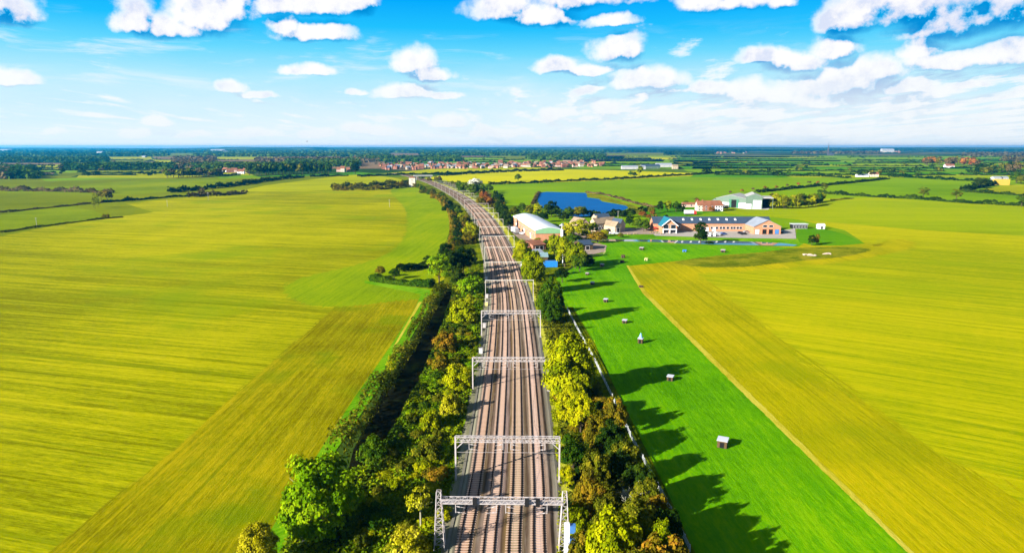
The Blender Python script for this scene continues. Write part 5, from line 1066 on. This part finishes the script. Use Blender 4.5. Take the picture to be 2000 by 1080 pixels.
# stable block, white hut, rubble
a = G(1548,447); m1 = mpp(a.y); r_ = empty('stable_block', (a.x, a.y, .15), 0, 'long black and white stable block right of the brick building', 'stable'); L = 29*m1
MB().box(0, L, 0, 5, 0, 2.9).build('wall', DARK, r_); MB().box(-.4, L+.4, -.6, 5.4, 2.9, 3.15).build('roof', WROOF, r_)
for i in range(5): win(r_, L*(i+.5)/5, 0, .1, 1.2, 2.1, m_=DARK, fm=WHITE, name='door')
shed((1599,448),(1611,448),4,2.4,3.4,WHITE,WROOF,'small white hut right of the black and white stable block','hut','hut')
for (x, y, lb) in [(1578,499,'left'),(1586,500,'middle'),(1615,497,'right')]:
    g0 = G(x, y); mb = MB(); r_ = random.Random(x)
    for _ in range(26): q = Vector((r_.uniform(-2.2, 2.2), r_.uniform(-1, 1), r_.uniform(0, .5))); mb.box(-.4, .4, -.25, .25, -.2, .2, Matrix.Translation(q) @ Matrix.Rotation(r_.uniform(0, 3), 4, (r_.random(), r_.random(), 1)))
    o = mb.build('rubble_heap', plain('rubble', (.5,.4,.32), .9, .1)); o.location = (g0.x, g0.y, .1); tag(o, 'pale heap of rubble, %s of three on the rough grass' % lb, 'rubble')
# telecoms mast and pole
for (x, yb, yt, pan, lb) in [(1097,472,437,True,'white telecoms mast with a pale panel beside the works'),(1099,519,474,False,'thin pale pole in front of the yellow green trees')]:
    g0 = G(x, yb); h = zat(g0.y, yt); r_ = empty('mast', (g0.x, g0.y, 0), 0, lb, 'mast'); MB().tube((0, 0, 0), (0, 0, h), .22, .14, 8).build('pole', WHITE, r_)
    if pan: MB().box(-.7, .7, -.4, .4, h*.3, h*.68).build('panel', WHITE, r_)
for (x, yb, yt, lb) in [(72,444,425,'thin pole standing in the field at the far left'),(327,404,391,'thin pole on the far edge of the yellow field'),(407,391,376,'thin pole beside the brown bushes'),(761,405,390,'thin pole in the pale strip near the cream tower'),(1207,425,412,'thin pole above the stone barns')]:
    g0 = G(x, yb); h = zat(g0.y, yt); r_ = empty('utility_pole', (g0.x, g0.y, 0), 0, lb, 'pole'); MB().tube((0, 0, 0), (0, 0, h), .15, .1, 6).build('pole', CONC, r_); MB().bar((-1, 0, h-.5), (1, 0, h-.5), .12, .12).build('crossarm', CONC, r_)
# vehicles
def car(px, py, colr, label, rz=0., kind='car', group='vehicles parked around the brick building', cat=None):
    g0 = G(px, py); r_ = empty('parked_' + ('car' if kind == 'car' else 'van'), (g0.x, g0.y, .18), rz, label, cat or kind, group); m_ = CARC[colr]
    if kind == 'car': prof = [(-2.15,.35),(2.15,.35),(2.2,.75),(1.25,.95),(.6,1.45),(-1.2,1.48),(-1.95,1.0),(-2.2,.85)]; gl = [(1.1,.98),(.58,1.4),(-1.15,1.42),(-1.75,1.02)]; W_ = .86
    else: prof = [(-2.6,.4),(2.6,.4),(2.65,1.1),(2.1,1.3),(1.5,2.15),(-2.6,2.2)]; gl = [(2.0,1.3),(1.5,2.0),(.7,2.0),(.7,1.3)]; W_ = .98
    MB().prism(prof, -W_, W_).build('body', m_, r_); MB().prism(gl, -W_-.02, W_+.02).build('windows', GLASS, r_)
    x_ = 1.35 if kind == 'car' else 1.7
    for sx_ in (-x_, x_):
        for sy in (-W_, W_): MB().tube((sx_, sy-.1, .33), (sx_, sy+.1, .33), .33, n=10).build('wheel', RUBBER, r_)
    return r_
for a in [(1386,462,'white','white van angled at the left of the brick building car park',1.2,'van'),(1396,462,'white','white car next to the angled white van',1.1,'car'),(1407,461,'silver','silver car in the middle of the car park',.9,'car'),(1413,459,'blue','blue car behind the silver one in the car park',.3,'car'),(1401,458,'white','white car behind the silver one in the car park',.2,'car'),
          (1452,459,'black','black car nearest the right wing of the brick building',.1,'car'),(1447,457,'black','black car behind the nearest black one',.1,'car'),(1526,456,'black','dark car in the shade at the right end of the brick building',1.5,'car'),(1458,455,'silver','silver car by the brick wall',.2,'car'),
          (1195,458,'white','white car in front of the stone barns, left of two',.1,'car'),(1203,458,'white','white car in front of the stone barns, right of two',.1,'car')]: car(*a)
for a in [(1098,444,'white'),(1105,443,'blue'),(1112,444,'silver'),(1101,441,'silver'),(1116,441,'red'),(1109,440,'black')]: car(a[0],a[1],a[2],'%s car in the car park right of the white roofed works, %s row' % (a[2], 'front' if a[1] > 442 else 'back'),.3,'car','cars parked beside the works')
for a in [(1008,446,'silver'),(1020,458,'white'),(1014,450,'black')]: car(a[0],a[1],a[2],'%s car in the narrow yard left of the works' % a[2],2.2,'car','cars in the works yard')
car(1383,412,'white','white car at the foot of the farmhouse',0,'car',None)
# lorries
def lorry(px, py, L, cab, label, rz=0.):
    g0 = G(px, py); r_ = empty('lorry', (g0.x, g0.y, .18), rz, label, 'lorry'); MB().box(-L/2, L/2-2.3, -1.25, 1.25, 1.1, 3.9).build('box_body', WHITE, r_); MB().prism([(L/2-2.1,.5),(L/2,.5),(L/2,1.9),(L/2-.4,3.2),(L/2-2.1,3.3)], -1.2, 1.2).build('cab', cab, r_)
    MB().box(-L/2+.2, L/2-2, -.5, .5, .6, 1.1).build('chassis', RUBBER, r_)
    for x in (-L/2+1.2, -L/2+2.3, L/2-1.1):
        for y in (-1.1, 1.1): MB().tube((x, y-.15, .5), (x, y+.15, .5), .5, n=10).build('wheel', RUBBER, r_)
lorry(1348,420,10,RED,'white box lorry with a red cab parked near the farmhouse'); lorry(1006,456,8,CARC['silver'],'white box lorry parked between the tracks and the works',-1.2)
# ------------------------------------------------------------------ small huts on the shooting field
M_HR = plain('pale_felt_roof', (.5,.52,.58), .6, .3, var=.08)
def hut(px, py, w, h, label, roof=M_HR, wall=WOOD, rz=None, sheetc=None):
    g0 = G(px, py); r_ = empty('shooting_hut', (g0.x, g0.y, .02), rz if rz is not None else -.45, label, 'hut', 'small huts on the mown grass'); t = .06
    MB().box(-w/2, w/2, -w/2, -w/2+t, 0, h-.15).box(-w/2, w/2, w/2-t, w/2, 0, h).box(-w/2, -w/2+t, -w/2+t, w/2-t, 0, h-.1).box(w/2-t, w/2, -w/2+t, w/2-t, 0, h-.1).build('wall', wall, r_)
    MB().box(-w/2-.12, w/2+.12, -w/2-.12, w/2+.12, -.04, .04, Matrix.Translation((0, 0, h)) @ Matrix.Rotation(.08, 4, 'X')).build('roof', roof, r_); MB().box(-w*.22, w*.22, -w/2-.03, -w/2+.01, .05, h*.75).build('door', RUBBER, r_)
    if sheetc: mb = MB(); mb.tube((0, 0, h+.03), (0, 0, h+1.5), w*.42, .12, 8); mb.build('sheet', sheetc, r_)
    return r_
hut(1411,872,1.75,1.55,'nearest wooden hut with a white flat roof on the mown grass'); hut(1309,743,1.35,1.2,'white roofed hut at the tip of the broad tree shadow'); hut(1251,670,1.35,1.5,'brown hut topped with a pointed blue and white sheet',sheetc=plain('blue_white_sheet',(.25,.5,.75),.6,.3))
hut(1220,631,1.35,1.1,'white roofed hut just beyond the one with the blue sheet'); hut(1183,590,1.35,1.2,'white roofed hut at the tip of the shadow of the dense round tree'); hut(1157,556,1.4,1.1,'white roofed hut fourth along the line, right of the treetop shadows'); hut(1147,537,1.3,.9,'grey roofed hut beside the shadowed hedge corner',GALV)
hut(1176,521,1.5,1.3,'grey roofed hut nearest the yellow green trees',GALV); hut(1215,513,1.7,1.0,'dark low hut, nearer of the two at the tip of the yellow field',WOOD); hut(1217,504,1.6,1.5,'dark taller hut, farther of the two at the tip of the yellow field',WOOD)
hut(1253,488,2.2,1.3,'grey roofed hut on the grass below the left end of the pond',GALV); hut(1337,492,1.8,1.0,'little blue covered hut on the grass below the pond',M_BLUE2,M_BLUE); hut(1412,493,2.2,1.4,'grey hut on the grass below the lone egg shaped tree',GALV)
hut(1262,509,1.4,1.2,'yellowish timber frame on the grass near the field tip',M_YEL,M_YEL); hut(1252,561,1.5,.5,'low dark trap box on the edge of the yellow field',WOOD)
# pale fence on the right
def fence(px, label, name='fence', hgt=1.25, m_=None, step=2.6):
    pts = [tuple(G(*p)[:2]) for p in px]; P_ = np.array(smooth(pts, False, 8)); sg = np.hypot(*np.diff(P_, axis=0).T); cu = np.r_[0, np.cumsum(sg)]; L = cu[-1]; m_ = m_ or WHITE
    r_ = empty(name, (P_[0][0], P_[0][1], 0), 0, label, 'fence'); pn = MB(); pos = MB(); ps = []; o0 = P_[0]; s = 0
    while s < L: ps.append((np.interp(s, cu, P_[:, 0])-o0[0], np.interp(s, cu, P_[:, 1])-o0[1])); s += step
    for i, (a, b_) in enumerate(zip(ps[:-1], ps[1:])):
        for z in (.3, .68, 1.06): pn.bar((*a, z*hgt/1.25), (*b_, z*hgt/1.25), .05, .13)
    for i, q in enumerate(ps): p_ = MB().box(-.07, .07, -.07, .07, -.1, hgt+.05).build('post', m_, r_); p_.location = (*q, 0)
    pn.build('rails', m_, r_)
M_FEN = plain('weathered_white_fence', (.55,.57,.58), .7, .2, var=.3, sc=.5, stain=(.25,.27,.2))
fence([(1108,606),(1122,634),(1140,668),(1160,704),(1185,757),(1210,808),(1235,862),(1262,912),(1289,962),(1318,1018),(1350,1085)], 'long pale rail fence between the bushes and the mown grass on the right', m_=M_FEN)
fence([(1136,500),(1150,502),(1175,499),(1183,492)], 'low yellow fence around the little yard by the pond end', m_=M_YEL)
# white concrete path piece beside the big tree on the left
pxsheet('path', [(584,1060),(606,1026),(614,1026),(594,1062)], .3, CONC)
for i, (x, y, w_) in enumerate([(1272,455,6),(1283,457,5),(1292,458,6),(1240,458,4),(1228,459,5)]):
    g0 = G(x, y); o = MB().box(-.9, .9, -.4, .4, .68, .75).box(-.9, .9, -.85, -.6, .4, .46).box(-.9, .9, .6, .85, .4, .46).box(-.75, -.65, -.8, .8, 0, .7).box(.65, .75, -.8, .8, 0, .7).build('picnic_table', plain('picnic_wood', (.45,.33,.15), .8, .2) if i == 0 else o.data.materials[0]); o.location = (g0.x, g0.y, .16)
    tag(o, 'wooden picnic table on the terrace left of the brick building', 'picnic table', 'picnic tables left of the brick building')
for i, (x, y, m_, nm) in enumerate([(1264,448,M_BLUE,'navy'),(1262,452,WHITE,'white'),(1280,452,RED,'red')]):
    g0 = G(x, y); r_ = empty('garden_parasol', (g0.x, g0.y, .16), 0, '%s parasol on the terrace left of the brick building' % nm, 'parasol'); MB().tube((0, 0, 0), (0, 0, 2.6), .05).build('pole', WOOD, r_); MB().tube((0, 0, 2.1), (0, 0, 2.9), 1.9, .05, 8).build('canopy', m_, r_)
# bird
d = ray(600, 277); d = d*(190/d.y); bd = empty('bird', (d.x, d.y, H+d.z), .4, 'small dark bird gliding above the left horizon', 'bird')
mb = MB(); mb.tube((-.22, 0, 0), (-.05, 0, .02), .015, .05, 8); mb.tube((-.05, 0, .02), (.12, 0, .02), .05, .035, 8); mb.tube((.12, 0, .02), (.2, 0, .0), .035, .008, 8)
o = mb.build('body', plain('dark_feathers', (.02,.02,.025), .8, .1), bd)
for s in (-1, 1):
    mb = MB(); mb.prism([(-.1, 0), (.08, 0), (.06, .015), (-.1, .012)], 0, s*.25); mb.prism([(-.14, .0), (.06, .0), (.05, .012), (-.13, .01)], s*.25, s*.45); w_ = mb.build('wing', o.data.materials[0], bd); w_.rotation_euler = (s*.35, 0, 0)
# ------------------------------------------------------------------ haze
m_ = bpy.data.materials.new('haze'); m_.use_nodes = True; t = m_.node_tree; t.nodes.clear(); oo = t.nodes.new('ShaderNodeOutputMaterial'); vv = t.nodes.new('ShaderNodeVolumePrincipled')
vv.inputs['Color'].default_value = (.01, .50, 1.0, 1); vv.inputs['Density'].default_value = 5.6e-5; vv.inputs['Anisotropy'].default_value = .45; t.links.new(vv.outputs[0], oo.inputs['Volume'])
hz = MB().box(-23000, 23000, -500, 25000, -1.5, 86).build('haze', m_); hz['kind'] = 'stuff'; hz['label'] = 'thin blue haze hanging over the distant plain'
if 'cycles' in dir(scene):
    scene.cycles.volume_max_steps = 64; scene.cycles.max_bounces = 5; scene.cycles.volume_bounces = 0; scene.cycles.diffuse_bounces = 2
